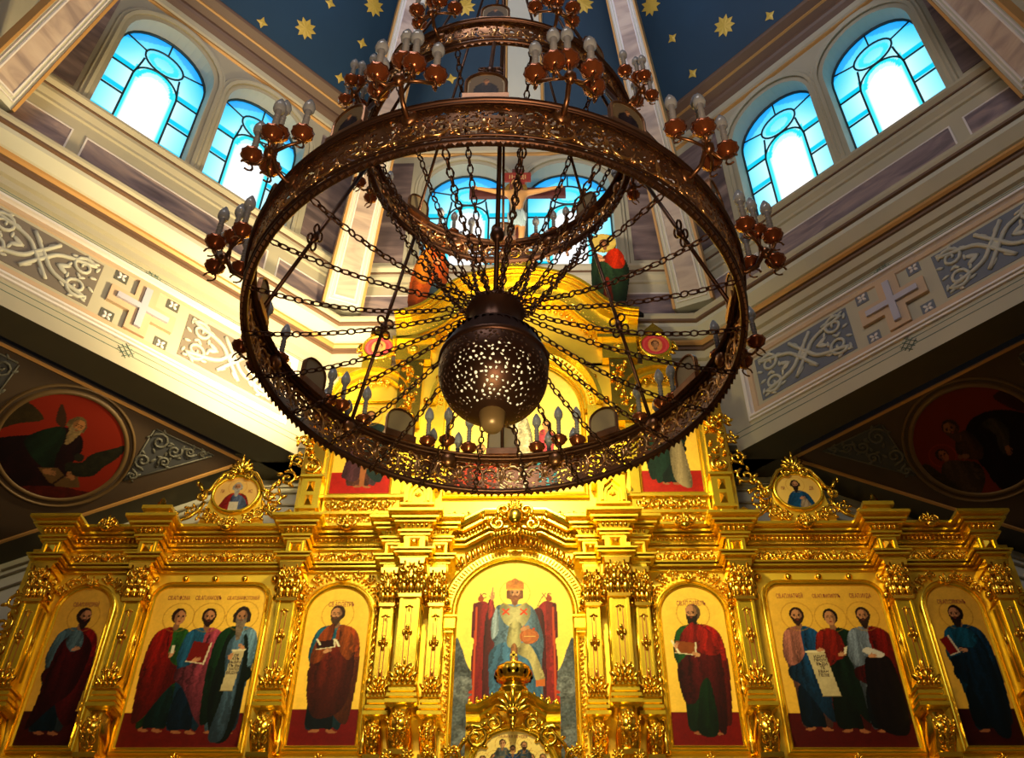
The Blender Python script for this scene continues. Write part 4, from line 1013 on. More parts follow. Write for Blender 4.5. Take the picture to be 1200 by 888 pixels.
# bell-shaped pediment crest
cpath = [(-1.72, 9.86), (-1.52, 9.90), (-1.28, 10.05), (-1.06, 10.32), (-.84, 10.52), (-.55, 10.66), (-.25, 10.74), (0, 10.77), (.25, 10.74), (.55, 10.66), (.84, 10.52), (1.06, 10.32), (1.28, 10.05), (1.52, 9.90), (1.72, 9.86)]
cp = [tuple(p) for p in cr(cpath, 3, False)][::-1]
m = MB(); m.sweep(cp, [(0.0, 0.0), (0.0, .42), (.045, .42), (.05, .34), (.06, .34), (.065, .38), (.09, .38), (.095, .28), (.105, .28), (.11, .33), (.14, .33), (.15, .22), (.36, .20), (.365, .15), (.375, .15), (.38, .26), (.41, .26), (.415, .18), (.44, .20), (.44, 0.0)], lambda x, z, h: (x, YW+.06-h, z))
m.build('crest_pediment', M['gold'], ico)
m = MB()
for i in range(1, len(cp)-1):
    x, z = cp[i]; m.tube([FY(YW-.10)(p[0], .02, p[1]) for p in spiral(x*.93, z-.27, .085, 1.5, i, 1 if x > 0 else -1, 10)], .017, 5)
    for j in range(6): m.ell((x*.93+.10*math.cos(j*1.1+i), .02, z-.27+.09*math.sin(j*1.1+i)), (.04, .035, .018), 6, 4, 0, j*1.3, FY(YW-.10))
m.build('crest_scroll', M['gold_carved'], ico)
m = MB()
for i in range(2, len(cp)-2):
    x, z = cp[i]; m.ell((x*.86, .03, z-.52), (.035, .03, .035), 8, 5, 0, 0, FW)
m.build('crest_beading', M['gold_carved'], ico)
for sx in (-1, 1):
    m = MB(); m.box(*sorted((sx*1.18, sx*1.66)), YW-.14, YW, 9.10, 9.45); m.ell((sx*1.42, .16, 9.28), (.09, .05, .07), 10, 6, 0, 0, FW); m.box(*sorted((sx*1.12, sx*1.72)), YW-.20, YW, 9.44, 9.50); m.build('crest_block', M['gold'], ico)
    m = MB(); cx = sx*1.42; m.box(cx-.16, cx+.16, YW-.14, YW, 8.0, 9.08)
    for k in range(24): m.ell((cx+random.uniform(-.13, .13), random.uniform(.12, .2), 8.1+k*.04), (.05, .035, .025), 6, 4, 0, random.uniform(-1.3, 1.3), FW)
    m.build('crest_console', M['gold_carved'], ico)
m = MB(); m.box(-.22, .22, YW-.25, YW+.05, 10.72, 11.05); m.box(-.28, .28, YW-.30, YW+.05, 11.05, 11.12); m.box(-.15, .15, YW-.2, YW, 11.12, 11.2); palmette(m, 0, 10.8, .2, FY(YW-.26), n=7, d=.04)
m.build('cross_pedestal', M['gold'], ico)

# ================================================================== ICONS
GOLDBG = (0.93, 0.74, 0.26); GOLDBG2 = (0.86, 0.66, 0.22)
def goldground(cv, col=GOLDBG, floor=None, fh=0.34, fcol=(0.36, 0.05, 0.025)):
    cv.C[:] = np.array(col)[None, None]*(1+0.05*cv.N[..., None])
    if floor: 
        m = cv.Z < fh; cv.put(m, fcol, .12)
def saint(cv, x, z0, H, tunic, mantle, hair, beard=None, turn=0.4, side=1, blen=0.0, bald=False, lean=0.0, wd=1.0, hl=0.0, halo=(0.66, .45, .13), under=None, skin=(0.70, .48, .32)):
    """standing figure; side = shoulder over which the mantle falls"""
    P = lambda pts: [(x+side*a*H*wd+lean*H*b*0.0, z0+b*H) for a, b in pts]
    h = H*0.158; wd = wd*.90
    cv.foot(x-.055*H, z0+.02*H, .035*H, -1 if turn < 0 else 1); cv.foot(x+.05*H, z0+.015*H, .035*H, 1)
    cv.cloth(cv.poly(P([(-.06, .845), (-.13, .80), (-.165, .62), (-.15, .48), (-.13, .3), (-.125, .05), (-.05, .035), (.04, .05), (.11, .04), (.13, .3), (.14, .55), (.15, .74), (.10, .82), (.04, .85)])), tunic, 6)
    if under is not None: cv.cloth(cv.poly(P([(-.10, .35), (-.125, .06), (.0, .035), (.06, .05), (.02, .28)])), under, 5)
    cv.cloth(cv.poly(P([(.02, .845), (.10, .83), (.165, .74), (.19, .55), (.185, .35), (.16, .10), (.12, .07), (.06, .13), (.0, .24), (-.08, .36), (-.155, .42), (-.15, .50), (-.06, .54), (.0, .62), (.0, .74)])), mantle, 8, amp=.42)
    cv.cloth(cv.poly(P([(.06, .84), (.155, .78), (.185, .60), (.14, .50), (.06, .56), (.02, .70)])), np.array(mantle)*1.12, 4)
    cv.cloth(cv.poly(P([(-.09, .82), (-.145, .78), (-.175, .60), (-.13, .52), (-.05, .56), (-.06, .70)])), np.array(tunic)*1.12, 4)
    cv.head(x+turn*.01*H, z0+.865*H, h*.92, hair, beard, turn, skin, bald, halo, blen, hl)
def book(cv, x, z, w, h, ang, cover, page=(.80, .74, .62)):
    ca, sa = math.cos(ang), math.sin(ang)
    q = [(x+(a*ca-b*sa), z+(a*sa+b*ca)) for a, b in ((-w, -h), (w, -h), (w, h), (-w, h))]
    cv.put(cv.poly(q, False), cover); cv.line([q[1], q[2]], .010, page); cv.line([q[0], q[1]], .006, page)
def scrollsheet(cv, x, z, w, h, lean, lines=5):
    q = [(x-w/2, z), (x+w/2, z+.01), (x+w/2+lean, z-h), (x-w/2+lean, z-h)]
    cv.put(cv.poly(q, False), (.70, .64, .48)); cv.line([q[0], q[1]], .012, (.82, .77, .62)); cv.line([q[2], q[3]], .006, (.5, .44, .3))

def icon(label, cx, z0, w, h, kind, painter, texts=(), y=YW, group=None, ground=GOLDBG, fprof=None, name='icon', res=0.0085):
    r = empty(name, (cx, y, z0), label=label, cat='icon', group=group or ('icons of the lower tier' if kind != 'disc' and z0 < 5 and y == YW else 'icons of the upper tier' if z0 > 6 else None))
    cv = Canvas(w, h, res, ground); painter(cv)
    if kind == 'arch':
        rr = w/2; zs = h-rr; msk = (cv.Z < zs) | (np.hypot(cv.X, cv.Z-zs) <= rr+.004)
        out = [(-w/2, 0), (w/2, 0)]+[(rr*math.cos(PI*i/24), zs+rr*math.sin(PI*i/24)) for i in range(25)]
    elif kind == 'round':
        c = .17; msk = ~((cv.Z > h-c) & (np.abs(cv.X) > w/2-c) & (np.hypot(np.abs(cv.X)-(w/2-c), cv.Z-(h-c)) > c+.004))
        out = [(-w/2, 0), (w/2, 0)]+[(w/2-c+c*math.cos(PI/2*i/8), h-c+c*math.sin(PI/2*i/8)) for i in range(9)]+[(-w/2+c-c*math.sin(PI/2*i/8), h-c+c*math.cos(PI/2*i/8)) for i in range(9)]
    elif kind == 'disc':
        msk = np.hypot(cv.X/(w/2), (cv.Z-h/2)/(h/2)) <= 1.01; out = [(w/2*math.cos(2*PI*i/36), h/2+h/2*math.sin(2*PI*i/36)) for i in range(36)]
    else: msk = None; out = [(-w/2, 0), (w/2, 0), (w/2, h), (-w/2, h)]
    cv.mesh('painting', lambda X, Z: np.stack([cx+X, np.full_like(X, y-.030), z0+Z], 1), M['paint'], r, msk, .006)
    m = MB(); pf = fprof or [(.012, .0), (.010, .045), (-.004, .060), (-.018, .05), (-.024, .035), (-.034, .035), (-.040, .055), (-.052, .050), (-.058, .0)]
    m.sweep(out, pf, lambda a, b, d: (cx+a, y-d, z0+b), closed=True); m.build('frame', M['gold'], r)
    for body, tx, tz, sz, mt in texts:
        text(body, 'inscription', (cx+tx, y-.033, z0+tz), sz, M[mt], r)
    return r

def p_left_far(cv):
    goldground(cv, GOLDBG2, True, .38, (.20, .03, .02))
    saint(cv, .0, .12, 1.44, (.30, .42, .46), (.50, .06, .04), (.12, .07, .04), (.14, .08, .05), .9, 1, .15, wd=1.15, under=(.05, .22, .30))
    cv.cloth(cv.poly([(-.17, 1.05), (-.10, 1.22), (.02, 1.28), (.14, 1.22), (.22, 1.05), (.16, .62), (-.02, .42), (-.22, .18), (-.20, .5)]), (.32, .04, .035), 8)
    cv.cloth(cv.poly([(-.10, 1.18), (-.04, 1.30), (.06, 1.28), (.10, 1.12), (.0, 1.05)]), (.36, .48, .52), 4)
    cv.hand(.03, 1.08, .035, .3)
def p_triple_left(cv):
    goldground(cv, GOLDBG, True, .38, (.34, .05, .025))
    saint(cv, -.33, .17, 1.40, (.14, .34, .12), (.58, .07, .03), (.16, .08, .04), None, .7, -1, wd=1.08, under=(.05, .22, .20))
    cv.hand(-.30, 1.03, .035, 1.2); cv.put(cv.poly([(-.31, 1.05), (-.28, 1.05), (-.28, 1.14), (-.31, 1.14)], False), (.85, .82, .72))
    saint(cv, .02, .15, 1.42, (.12, .36, .52), (.68, .26, .34), (.13, .07, .04), (.16, .09, .05), .2, 1, .0, wd=1.10, under=(.04, .18, .30))
    book(cv, .0, 1.06, .10, .12, -.15, (.42, .07, .04)); cv.hand(-.02, .97, .035, .3)
    saint(cv, .40, .15, 1.44, (.42, .58, .70), (.06, .20, .09), (.16, .12, .10), (.42, .36, .30), -.1, -1, .75, wd=1.08, under=(.22, .36, .50), hl=.4)
    cv.cloth(cv.poly([(.30, 1.28), (.24, 1.0), (.22, .5), (.34, .1), (.52, .12), (.58, .6), (.54, 1.1), (.48, 1.28), (.44, 1.1), (.40, .95)]), (.045, .13, .08), 7)
    cv.cloth(cv.poly([(.36, 1.26), (.30, 1.08), (.36, .60), (.30, .12), (.46, .12), (.50, .60), (.50, 1.05), (.45, 1.26)]), (.38, .54, .68), 5)
    scrollsheet(cv, .44, 1.08, .13, .46, -.05); cv.hand(.36, 1.0, .032, 1.3); cv.hand(.47, 1.12, .032, 2.5)
    cv.head(.40, 1.385, .20, (.16, .12, .10), (.44, .38, .32), -.1, (.64, .44, .30), False, None, .8)
def p_single_left(cv):
    goldground(cv, GOLDBG, True, .40, (.38, .03, .02))
    saint(cv, .0, .14, 1.44, (.10, .36, .46), (.62, .24, .05), (.20, .13, .08), (.24, .16, .10), -.6, 1, .1, wd=1.2, under=(.06, .12, .16))
    cv.cloth(cv.poly([(-.12, 1.30), (-.22, 1.1), (-.24, .7), (-.20, .45), (-.10, .3), (.12, .35), (.22, .55), (.24, .95), (.18, 1.25), (.06, 1.12), (-.02, 1.14)]), (.46, .12, .04), 8)
    cv.cloth(cv.poly([(.05, 1.36), (.17, 1.28), (.23, 1.05), (.16, .95), (.05, 1.1)]), (.64, .28, .06), 4)
    cv.cloth(cv.poly([(-.02, 1.37), (-.15, 1.29), (-.23, 1.08), (-.24, .92), (-.15, .92), (-.07, 1.05)]), (.60, .25, .06), 4)
    book(cv, -.10, 1.13, .10, .045, .15, (.16, .05, .03)); cv.line([(-.2, 1.19), (-.16, 1.13)], .010, (.86, .82, .7)); cv.line([(.01, 1.18), (.05, 1.11)], .011, (.86, .82, .7)); cv.hand(-.08, 1.05, .035, .4)
def p_single_right(cv):
    goldground(cv, GOLDBG, True, .36, (.40, .03, .02))
    saint(cv, .02, .12, 1.46, (.10, .30, .10), (.62, .08, .05), (.36, .27, .18), (.13, .09, .06), -.8, 1, .7, bald=True, wd=1.2, under=(.10, .28, .12))
    cv.cloth(cv.poly([(.02, 1.36), (.18, 1.26), (.25, 1.0), (.25, .55), (.20, .15), (.12, .20), (.02, .55), (-.10, .45), (-.20, .50), (-.23, .85), (-.10, 1.02), (-.02, 1.2)]), (.40, .05, .06), 8)
    cv.cloth(cv.poly([(.04, 1.36), (.20, 1.22), (.24, 1.02), (.10, 1.0), (-.02, 1.08), (.0, 1.25)]), (.66, .10, .06), 5)
    cv.cloth(cv.poly([(.0, .66), (.10, .70), (.12, .15), (-.08, .14), (-.06, .4)]), (.07, .24, .09), 5)
    cv.cloth(cv.poly([(.0, 1.38), (-.10, 1.31), (-.17, 1.20), (-.14, 1.08), (.0, 1.05), (.05, 1.2)]), (.60, .09, .06), 4)
    book(cv, -.12, 1.08, .11, .07, -.12, (.50, .24, .08)); cv.line([(-.26, 1.16), (-.20, 1.03)], .012, (.88, .84, .7)); cv.hand(.0, 1.0, .035, 2.8); cv.hand(-.22, 1.10, .03, 1.2)
def p_triple_right(cv):
    goldground(cv, GOLDBG2, True, .37, (.26, .03, .02))
    saint(cv, -.33, .18, 1.38, (.66, .40, .34), (.07, .26, .44), (.15, .09, .06), (.17, .10, .06), -.1, 1, .0, wd=1.05, under=(.03, .14, .26))
    saint(cv, .04, .16, 1.38, (.55, .10, .05), (.05, .14, .08), (.10, .06, .04), None, -.3, 1, wd=1.15, under=(.05, .12, .07))
    cv.cloth(cv.poly([(-.10, 1.20), (-.06, 1.30), (.06, 1.30), (.12, 1.12), (.08, .98), (-.08, .96), (-.13, 1.05)]), (.56, .10, .05), 4); cv.hand(.06, 1.02, .035, .2); cv.put(cv.poly([(.09, 1.02), (.12, 1.03), (.15, 1.12), (.11, 1.10)], False), (.82, .78, .66))
    saint(cv, .40, .16, 1.40, (.48, .54, .62), (.46, .05, .04), (.15, .10, .07), (.17, .11, .08), -.2, 1, .15, wd=1.2, under=(.05, .09, .14))
    cv.cloth(cv.poly([(.30, .95), (.25, .5), (.30, .2), (.56, .15), (.62, .5), (.58, .95), (.45, 1.0)]), (.10, .05, .06), 7)
    cv.put(cv.poly([(.30, 1.05), (.46, .98), (.52, 1.03), (.36, 1.10)]), (.74, .72, .68)); cv.hand(.38, 1.0, .035, .1)
    scrollsheet(cv, -.21, 1.05, .19, .50, .08); cv.hand(-.16, 1.07, .03, .2)
def p_right_far(cv):
    goldground(cv, GOLDBG2, True, .40, (.18, .02, .015))
    saint(cv, .02, .14, 1.42, (.05, .30, .42), (.03, .20, .32), (.10, .06, .04), (.12, .07, .05), -.7, 1, .25, wd=1.1, under=(.02, .12, .17))
    cv.cloth(cv.poly([(.02, 1.32), (.16, 1.24), (.22, 1.0), (.23, .5), (.18, .12), (.04, .14), (-.04, .5), (-.16, .80), (-.20, .95), (-.06, 1.02), (-.08, 1.18)]), (.03, .17, .27), 7)
    cv.cloth(cv.poly([(-.04, 1.30), (.08, 1.30), (.16, 1.20), (.08, 1.08), (-.08, 1.12)]), (.05, .34, .46), 4)
    book(cv, -.17, 1.10, .055, .10, .35, (.44, .05, .03)); cv.hand(-.02, 1.05, .035, 3.0)
def p_christ(cv):
    goldground(cv, (.98, .86, .36)); O = .56  # canvas bottom is below the visible part
    Z = lambda z: z+O
    for q in (-1, 1):
        cv.put(cv.poly([(q*.66, Z(.92)), (q*.58, Z(.90)), (q*.52, Z(.72)), (q*.44, Z(.60)), (q*.3, Z(.5)), (q*.25, Z(-.45)), (q*.70, Z(-.45))]), (.30, .32, .34), .5)
        cv.put(cv.ellm(q*.55, Z(.45), .13, .12), (.38, .40, .42), .5); cv.put(cv.ellm(q*.52, Z(.15), .15, .12), (.27, .30, .33), .5); cv.put(cv.ellm(q*.58, Z(-.15), .14, .14), (.34, .37, .40), .5)
    RED = (.62, .10, .12)
    for q in (-1, 1):
        cv.cloth(cv.poly([(q*.44, Z(1.44)), (q*.47, Z(1.40)), (q*.48, Z(1.05)), (q*.45, Z(.98)), (q*.47, Z(.70)), (q*.43, Z(.20)), (q*.43, Z(-.2)), (q*.12, Z(-.2)), (q*.12, Z(1.2)), (q*.24, Z(1.36)), (q*.34, Z(1.46))]), RED if q < 0 else (.66, .14, .15), 5, amp=.28)
        cv.cloth(cv.poly([(q*.30, Z(1.36)), (q*.34, Z(1.0)), (q*.33, Z(.2)), (q*.18, Z(.2)), (q*.16, Z(1.2))]), (.36, .09, .12), 4, amp=.25)
        cv.put(cv.ellm(q*.385, Z(1.49), .035, .035), (.60, .26, .10)); cv.put(cv.poly([(q*.385-.03, Z(1.5)), (q*.385, Z(1.56)), (q*.385+.03, Z(1.5))], False), (.60, .26, .10))
        for k in range(9): cv.put(cv.ellm(q*.46, Z(.3-k*.03+.12*(k % 2)), .025, .02), (.68, .18, .10))
        cv.line([(q*.43, Z(1.38)), (q*.44, Z(.1))], .012, (.72, .26, .12))
    cv.cloth(cv.poly([(-.14, Z(1.42)), (-.22, Z(1.36)), (-.26, Z(1.05)), (-.22, Z(.92)), (-.28, Z(.70)), (-.22, Z(.35)), (-.20, Z(.02)), (.26, Z(.02)), (.30, Z(.30)), (.30, Z(.75)), (.32, Z(.98)), (.26, Z(1.25)), (.20, Z(1.38)), (.12, Z(1.42))]), (.44, .58, .72), 9, amp=.30)
    cv.cloth(cv.poly([(-.26, Z(.86)), (-.10, Z(.96)), (.20, Z(.92)), (.28, Z(.70)), (.24, Z(.2)), (-.20, Z(.2)), (-.28, Z(.65))]), (.30, .52, .72), 8, amp=.30)
    cv.cloth(cv.poly([(-.22, Z(1.34)), (-.29, Z(1.24)), (-.30, Z(1.46)), (-.25, Z(1.48)), (-.23, Z(1.40))]), (.70, .20, .18), 2); cv.cloth(cv.poly([(-.20, Z(1.38)), (-.26, Z(1.2)), (-.25, Z(1.0)), (-.18, Z(1.1))]), (.66, .74, .82), 3)
    cv.cloth(cv.poly([(.0, Z(.92)), (.14, Z(.95)), (.24, Z(.80)), (.33, Z(.52)), (.24, Z(.50)), (.16, Z(.74)), (.04, Z(.82))]), (.80, .74, .50), 4, amp=.2); cv.put(cv.poly([(.23, Z(.52)), (.33, Z(.54)), (.33, Z(.46)), (.23, Z(.45))], False), (.74, .38, .14))
    cv.cloth(cv.poly([(-.13, Z(1.44)), (-.17, Z(1.32)), (-.08, Z(1.16)), (.10, Z(1.16)), (.18, Z(1.32)), (.13, Z(1.44)), (.0, Z(1.38))]), (.82, .78, .56), 3, amp=.15)
    cv.cloth(cv.poly([(-.05, Z(1.18)), (.07, Z(1.18)), (.06, Z(.92)), (-.08, Z(.92))]), (.80, .76, .52), 2, amp=.15)
    for q in (-1, 1):
        for a in (.8, 2.4): cv.line([(q*.10-.045*math.cos(a), Z(1.33)-.045*math.sin(a)), (q*.10+.045*math.cos(a), Z(1.33)+.045*math.sin(a))], .010, (.80, .24, .10))
    cv.put(cv.ellm(.16, Z(1.03), .105, .09), (.72, .40, .20), .2); cv.ring(.16, Z(1.03), .09, .006, (.5, .2, .1)); cv.put(cv.ellm(.10, Z(1.14), .012, .012), (.75, .2, .08)); cv.put(cv.ellm(.21, Z(1.12), .012, .012), (.75, .2, .08)); cv.line([(.11, Z(1.03)), (.22, Z(1.03))], .006, (.85, .7, .4)); cv.hand(.10, Z(1.12), .04, .4)
    cv.hand(-.255, Z(1.51), .038, 1.5); cv.line([(-.26, Z(1.55)), (-.25, Z(1.63))], .008, (.74, .5, .35)); cv.line([(.24, Z(1.36)), (.31, Z(1.52))], .004, (.35, .25, .1))
    cv.head(.0, Z(1.46), .20, (.42, .24, .14), (.50, .29, .18), 0, (.80, .56, .40), False, (.82, .62, .2), .15, .35)
    cv.put(cv.poly([(-.09, Z(1.60)), (-.10, Z(1.69)), (-.04, Z(1.73)), (.0, Z(1.755)), (.04, Z(1.73)), (.10, Z(1.69)), (.09, Z(1.60)), (.0, Z(1.61))]), (.74, .44, .18), .3)
    cv.line([(-.09, Z(1.61)), (.09, Z(1.61))], .008, (.86, .62, .24))
    cv.cloth(cv.poly([(-.04, Z(.90)), (.03, Z(.90)), (.03, Z(.5)), (-.04, Z(.5))]), (.66, .42, .24), 6, amp=.3)

icon('arched icon of a saint in red and dark robes facing right, leftmost on screen', -4.88, 3.82, .60, 1.84, 'arch', p_left_far, [('СВ.АП.АНДРЕЙ', 0, 1.60, .050, 'ink')])
icon('wide icon of three standing apostles, the right one bearded and holding a long scroll', -3.465, 3.80, 1.28, 1.87, 'round', p_triple_left,
     [('СВ.АП.ФОМА', -.37, 1.70, .050, 'ink'), ('СВ.АП.ИАКОВЪ', -.03, 1.70, .050, 'ink'), ('СВ.АП.ВАРФОЛОМЕЙ', .37, 1.70, .044, 'ink'),
      ('СЕ\nАЗЪ\nВЫБРА\nЛЪ ВЫ\nЗАПО\nВЕДУЮ', .425, 1.01, .040, 'ink_dark')])
icon('arched icon of a saint in orange-brown mantle with open book, left of centre', -1.98, 3.82, .72, 1.84, 'arch', p_single_left, [('СВ.АП.ПЕТРЪ', 0.02, 1.59, .055, 'ink')])
icon('large central arched icon of crowned Christ enthroned on a red throne above grey clouds', 0, 3.45, 1.31, 2.535, 'arch', p_christ, [('IС', -.36, 2.06, .085, 'ink'), ('ХС', .36, 2.06, .085, 'ink')], res=.0075)
icon('arched icon of a balding saint in red mantle over green, right of centre', 1.98, 3.82, .72, 1.84, 'arch', p_single_right, [('СВ.АП.ПАВЕЛЪ', 0.0, 1.59, .055, 'ink')])
icon('wide icon of three standing apostles, the left one in blue holding an unrolled scroll', 3.465, 3.80, 1.28, 1.87, 'round', p_triple_right,
     [('СВ.АП.МАТѲЕЙ', -.37, 1.70, .050, 'ink'), ('СВ.АП.ФИЛИППЪ', .04, 1.70, .046, 'ink'), ('СВ.АП.ИУДА', .42, 1.70, .050, 'ink'),
      ('ИДИТЕ\nПРОПО\nВѢДИ\nТЕ\nЕВАН\nГЕЛIЕ', -.17, .98, .042, 'ink_dark')])
icon('arched icon of a saint in dark blue robes with red book, rightmost on screen', 4.88, 3.82, .60, 1.84, 'arch', p_right_far, [('СВ.АП.СИМОНЪ', 0, 1.60, .050, 'ink')])

def p_upper_left(cv):
    goldground(cv, GOLDBG, True, .34, (.62, .10, .06))
    saint(cv, .02, .10, 1.22, (.30, .20, .24), (.10, .16, .16), (.2, .1, .05), (.2, .12, .06), .2, 1, wd=1.4, under=(.34, .18, .14))
    cv.cloth(cv.poly([(-.24, .34), (-.20, .24), (-.04, .22), (.02, .60), (-.12, .9)]), (.30, .16, .20), 4); cv.put(cv.poly([(-.02, .5), (.06, .5), (.05, .12), (-.01, .12)], False), (.55, .32, .18))
def p_upper_right(cv):
    goldground(cv, GOLDBG, True, .34, (.60, .10, .05))
    saint(cv, -.02, .12, 1.22, (.08, .16, .12), (.08, .17, .13), (.2, .1, .05), (.2, .12, .06), .2, -1, wd=1.4, under=(.07, .13, .11))
    cv.cloth(cv.poly([(.02, .9), (.14, .95), (.22, .5), (.24, .10), (.10, .12), (.02, .3)]), (.62, .54, .40), 4, amp=.2)
def p_upper_centre(cv):
    goldground(cv, (.96, .82, .40))
    cv.cloth(cv.poly([(-.75, .0), (-.70, .45), (-.45, .55), (-.15, .35), (-.1, .0)]), (.70, .16, .05), 6)
    cv.cloth(cv.poly([(.15, .0), (.15, .5), (.30, .75), (.48, .70), (.52, .3), (.5, 0)]), (.12, .50, .62), 6)
    cv.cloth(cv.poly([(.30, .95), (.40, 1.0), (.50, .90), (.46, .62), (.32, .62)]), (.76, .22, .30), 3)
    cv.cloth(cv.poly([(-.2, .0), (-.22, .8), (-.1, 1.3), (.1, 1.3), (.22, .8), (.2, 0)]), (.80, .74, .62), 6)
    cv.head(0, 1.3, .2, (.25, .13, .07), (.28, .15, .08), 0, blen=.1, hairlen=.3); cv.head(.40, .98, .16, (.2, .1, .05), None, -.4); cv.head(-.45, .6, .16, (.2, .1, .05), (.3, .2, .1), .4)
    cv.put(cv.poly([(.05, .0), (.14, .0), (.14, .35), (.05, .35)], False), (.8, .78, .7))
icon('upper icon of a saint in dark robes on a red floor, left of centre', -1.94, 6.94, .76, 1.45, 'rect', p_upper_left)
icon('upper icon of a saint in dark green and tan robes, right of centre', 1.94, 6.94, .76, 1.45, 'rect', p_upper_right)
icon('upper central icon of figures in red, blue and white behind the hanging globe', 0, 6.95, 1.70, 2.15, 'arch', p_upper_centre)

# medallion icons on the cornice, each with its carved scroll frame
def medallion(cx, painter, label, txt):
    r = empty('medallion_icon', (cx, YW, 6.45), label=label, cat='icon', group='oval icons on the cornice')
    cv = Canvas(.54, .50, .0075, (.92, .74, .40)); painter(cv)
    msk = np.hypot(cv.X/.27, (cv.Z-.25)/.25) <= 1.01; zc = 6.90; yb = YW-.08
    cv.mesh('painting', lambda X, Z: np.stack([cx+X, np.full_like(X, yb-.03), zc-.25+Z], 1), M['paint'], r, msk, .006)
    m = MB(); m.sweep([(cx+.275*math.cos(2*PI*i/40), zc+.255*math.sin(2*PI*i/40)) for i in range(40)], [(.012, 0), (.010, .05), (-.01, .065), (-.03, .045), (-.035, 0)], lambda a, b, h: (a, yb-h, b), closed=True, smooth=True); m.build('round_frame', M['gold'], r)
    m = MB(); m.prism([(cx-.40, 6.46), (cx+.40, 6.46), (cx+.33, 6.75), (cx+.29, 7.05), (cx+.10, 7.22), (cx-.10, 7.22), (cx-.29, 7.05), (cx-.33, 6.75)][::-1], yb-.01, yb+.05); m.build('backboard', M['gold_matte'], r)
    m = MB(); F = FY(yb-.03)
    for q in (-1, 1):
        m.tube([F(*p) for p in [(cx+q*.04, .03, 7.20)]+[(cx+q*a, .02, b) for a, b in ((.12, 7.23), (.20, 7.19), (.27, 7.08), (.33, 6.95), (.40, 6.92))]], .026, 6)
        m.tube([F(p[0], .02, p[1]) for p in spiral(cx+q*.10, 7.16, .07, 1.3, PI/2, -q, 12)], .018, 6)
        m.tube([F(p[0], .02, p[1]) for p in spiral(cx+q*.42, 6.86, .075, 1.4, PI/2, q, 14)], .022, 6)
        m.tube([F(*p) for p in [(cx+q*a, .02, b) for a, b in ((.36, 6.78), (.40, 6.66), (.50, 6.56), (.62, 6.50), (.72, 6.52), (.76, 6.60), (.70, 6.65), (.64, 6.60))]], [.024, .026, .024, .022, .022, .02, .018, .016], 6)
        m.ell((cx+q*.45, .02, 7.0), (.03, .03, .08), 6, 5, 0, -q*.5, F); m.ell((cx+q*.50, .02, 7.06), (.02, .02, .05), 6, 5, 0, -q*.1, F)
        for (a, b, rr) in ((.34, 6.60, .09), (.22, 6.54, .07), (.50, 6.66, .07)):
            m.tube([F(p[0], .02, p[1]) for p in spiral(cx+q*a, b, rr, 1.4, 1.0, q, 12)], .016, 5)
            for k in range(5): m.ell((cx+q*a+rr*math.cos(k*1.3), .02, b+rr*math.sin(k*1.3)), (.035, .025, .016), 6, 4, 0, k*1.3+.5, F)
    palmette(m, cx, 7.22, .22, F, n=7, d=.035); m.ell((cx, .03, 7.42), (.018, .02, .07), 6, 5, 0, 0, F); palmette(m, cx, 6.52, -.13, F, n=5, d=.035)
    m.build('carved_scroll_frame', M['gold_carved'], r)
    text(txt[0], 'inscription', (cx-.17, yb-.033, zc+.02), .045, M['ink'], r); text(txt[1], 'inscription', (cx+.17, yb-.033, zc+.02), .045, M['ink'], r)
def p_med_l(cv):
    cv.cloth(cv.poly([(-.18, -.02), (-.15, .16), (-.07, .26), (.07, .26), (.15, .18), (.17, -.02)]), (.66, .12, .08), 5)
    cv.cloth(cv.poly([(-.03, .0), (-.05, .22), (.05, .24), (.14, .14), (.15, .0)]), (.38, .44, .58), 4)
    cv.head(0, .29, .13, (.60, .58, .54), (.66, .64, .60), 0, blen=.5, halo=(.8, .5, .2), hairlen=.3); cv.put(cv.poly([(-.06, -.01), (.05, -.01), (.05, .14), (-.06, .14)], False), (.80, .76, .66))
def p_med_r(cv):
    cv.C[:] = np.array((.90, .74, .36))
    cv.cloth(cv.poly([(-.15, -.02), (-.13, .15), (-.06, .25), (.06, .25), (.14, .16), (.16, -.02)]), (.08, .30, .48), 5)
    cv.head(-.02, .28, .13, (.12, .08, .05), (.14, .09, .06), 0, blen=.3, halo=(.8, .55, .2), hairlen=.2); cv.cloth(cv.poly([(.0, .0), (.02, .12), (.08, .14), (.13, .0)]), (.66, .58, .48), 3); cv.hand(.03, .15, .025, .3)
medallion(-3.43, p_med_l, 'small oval icon of a grey-bearded prophet in red, scroll frame, left cornice', ('ПР.', 'ИС.'))
medallion(3.43, p_med_r, 'small oval icon of a dark-haired prophet in blue, scroll frame, right cornice', ('ПР.', 'ДВ.'))

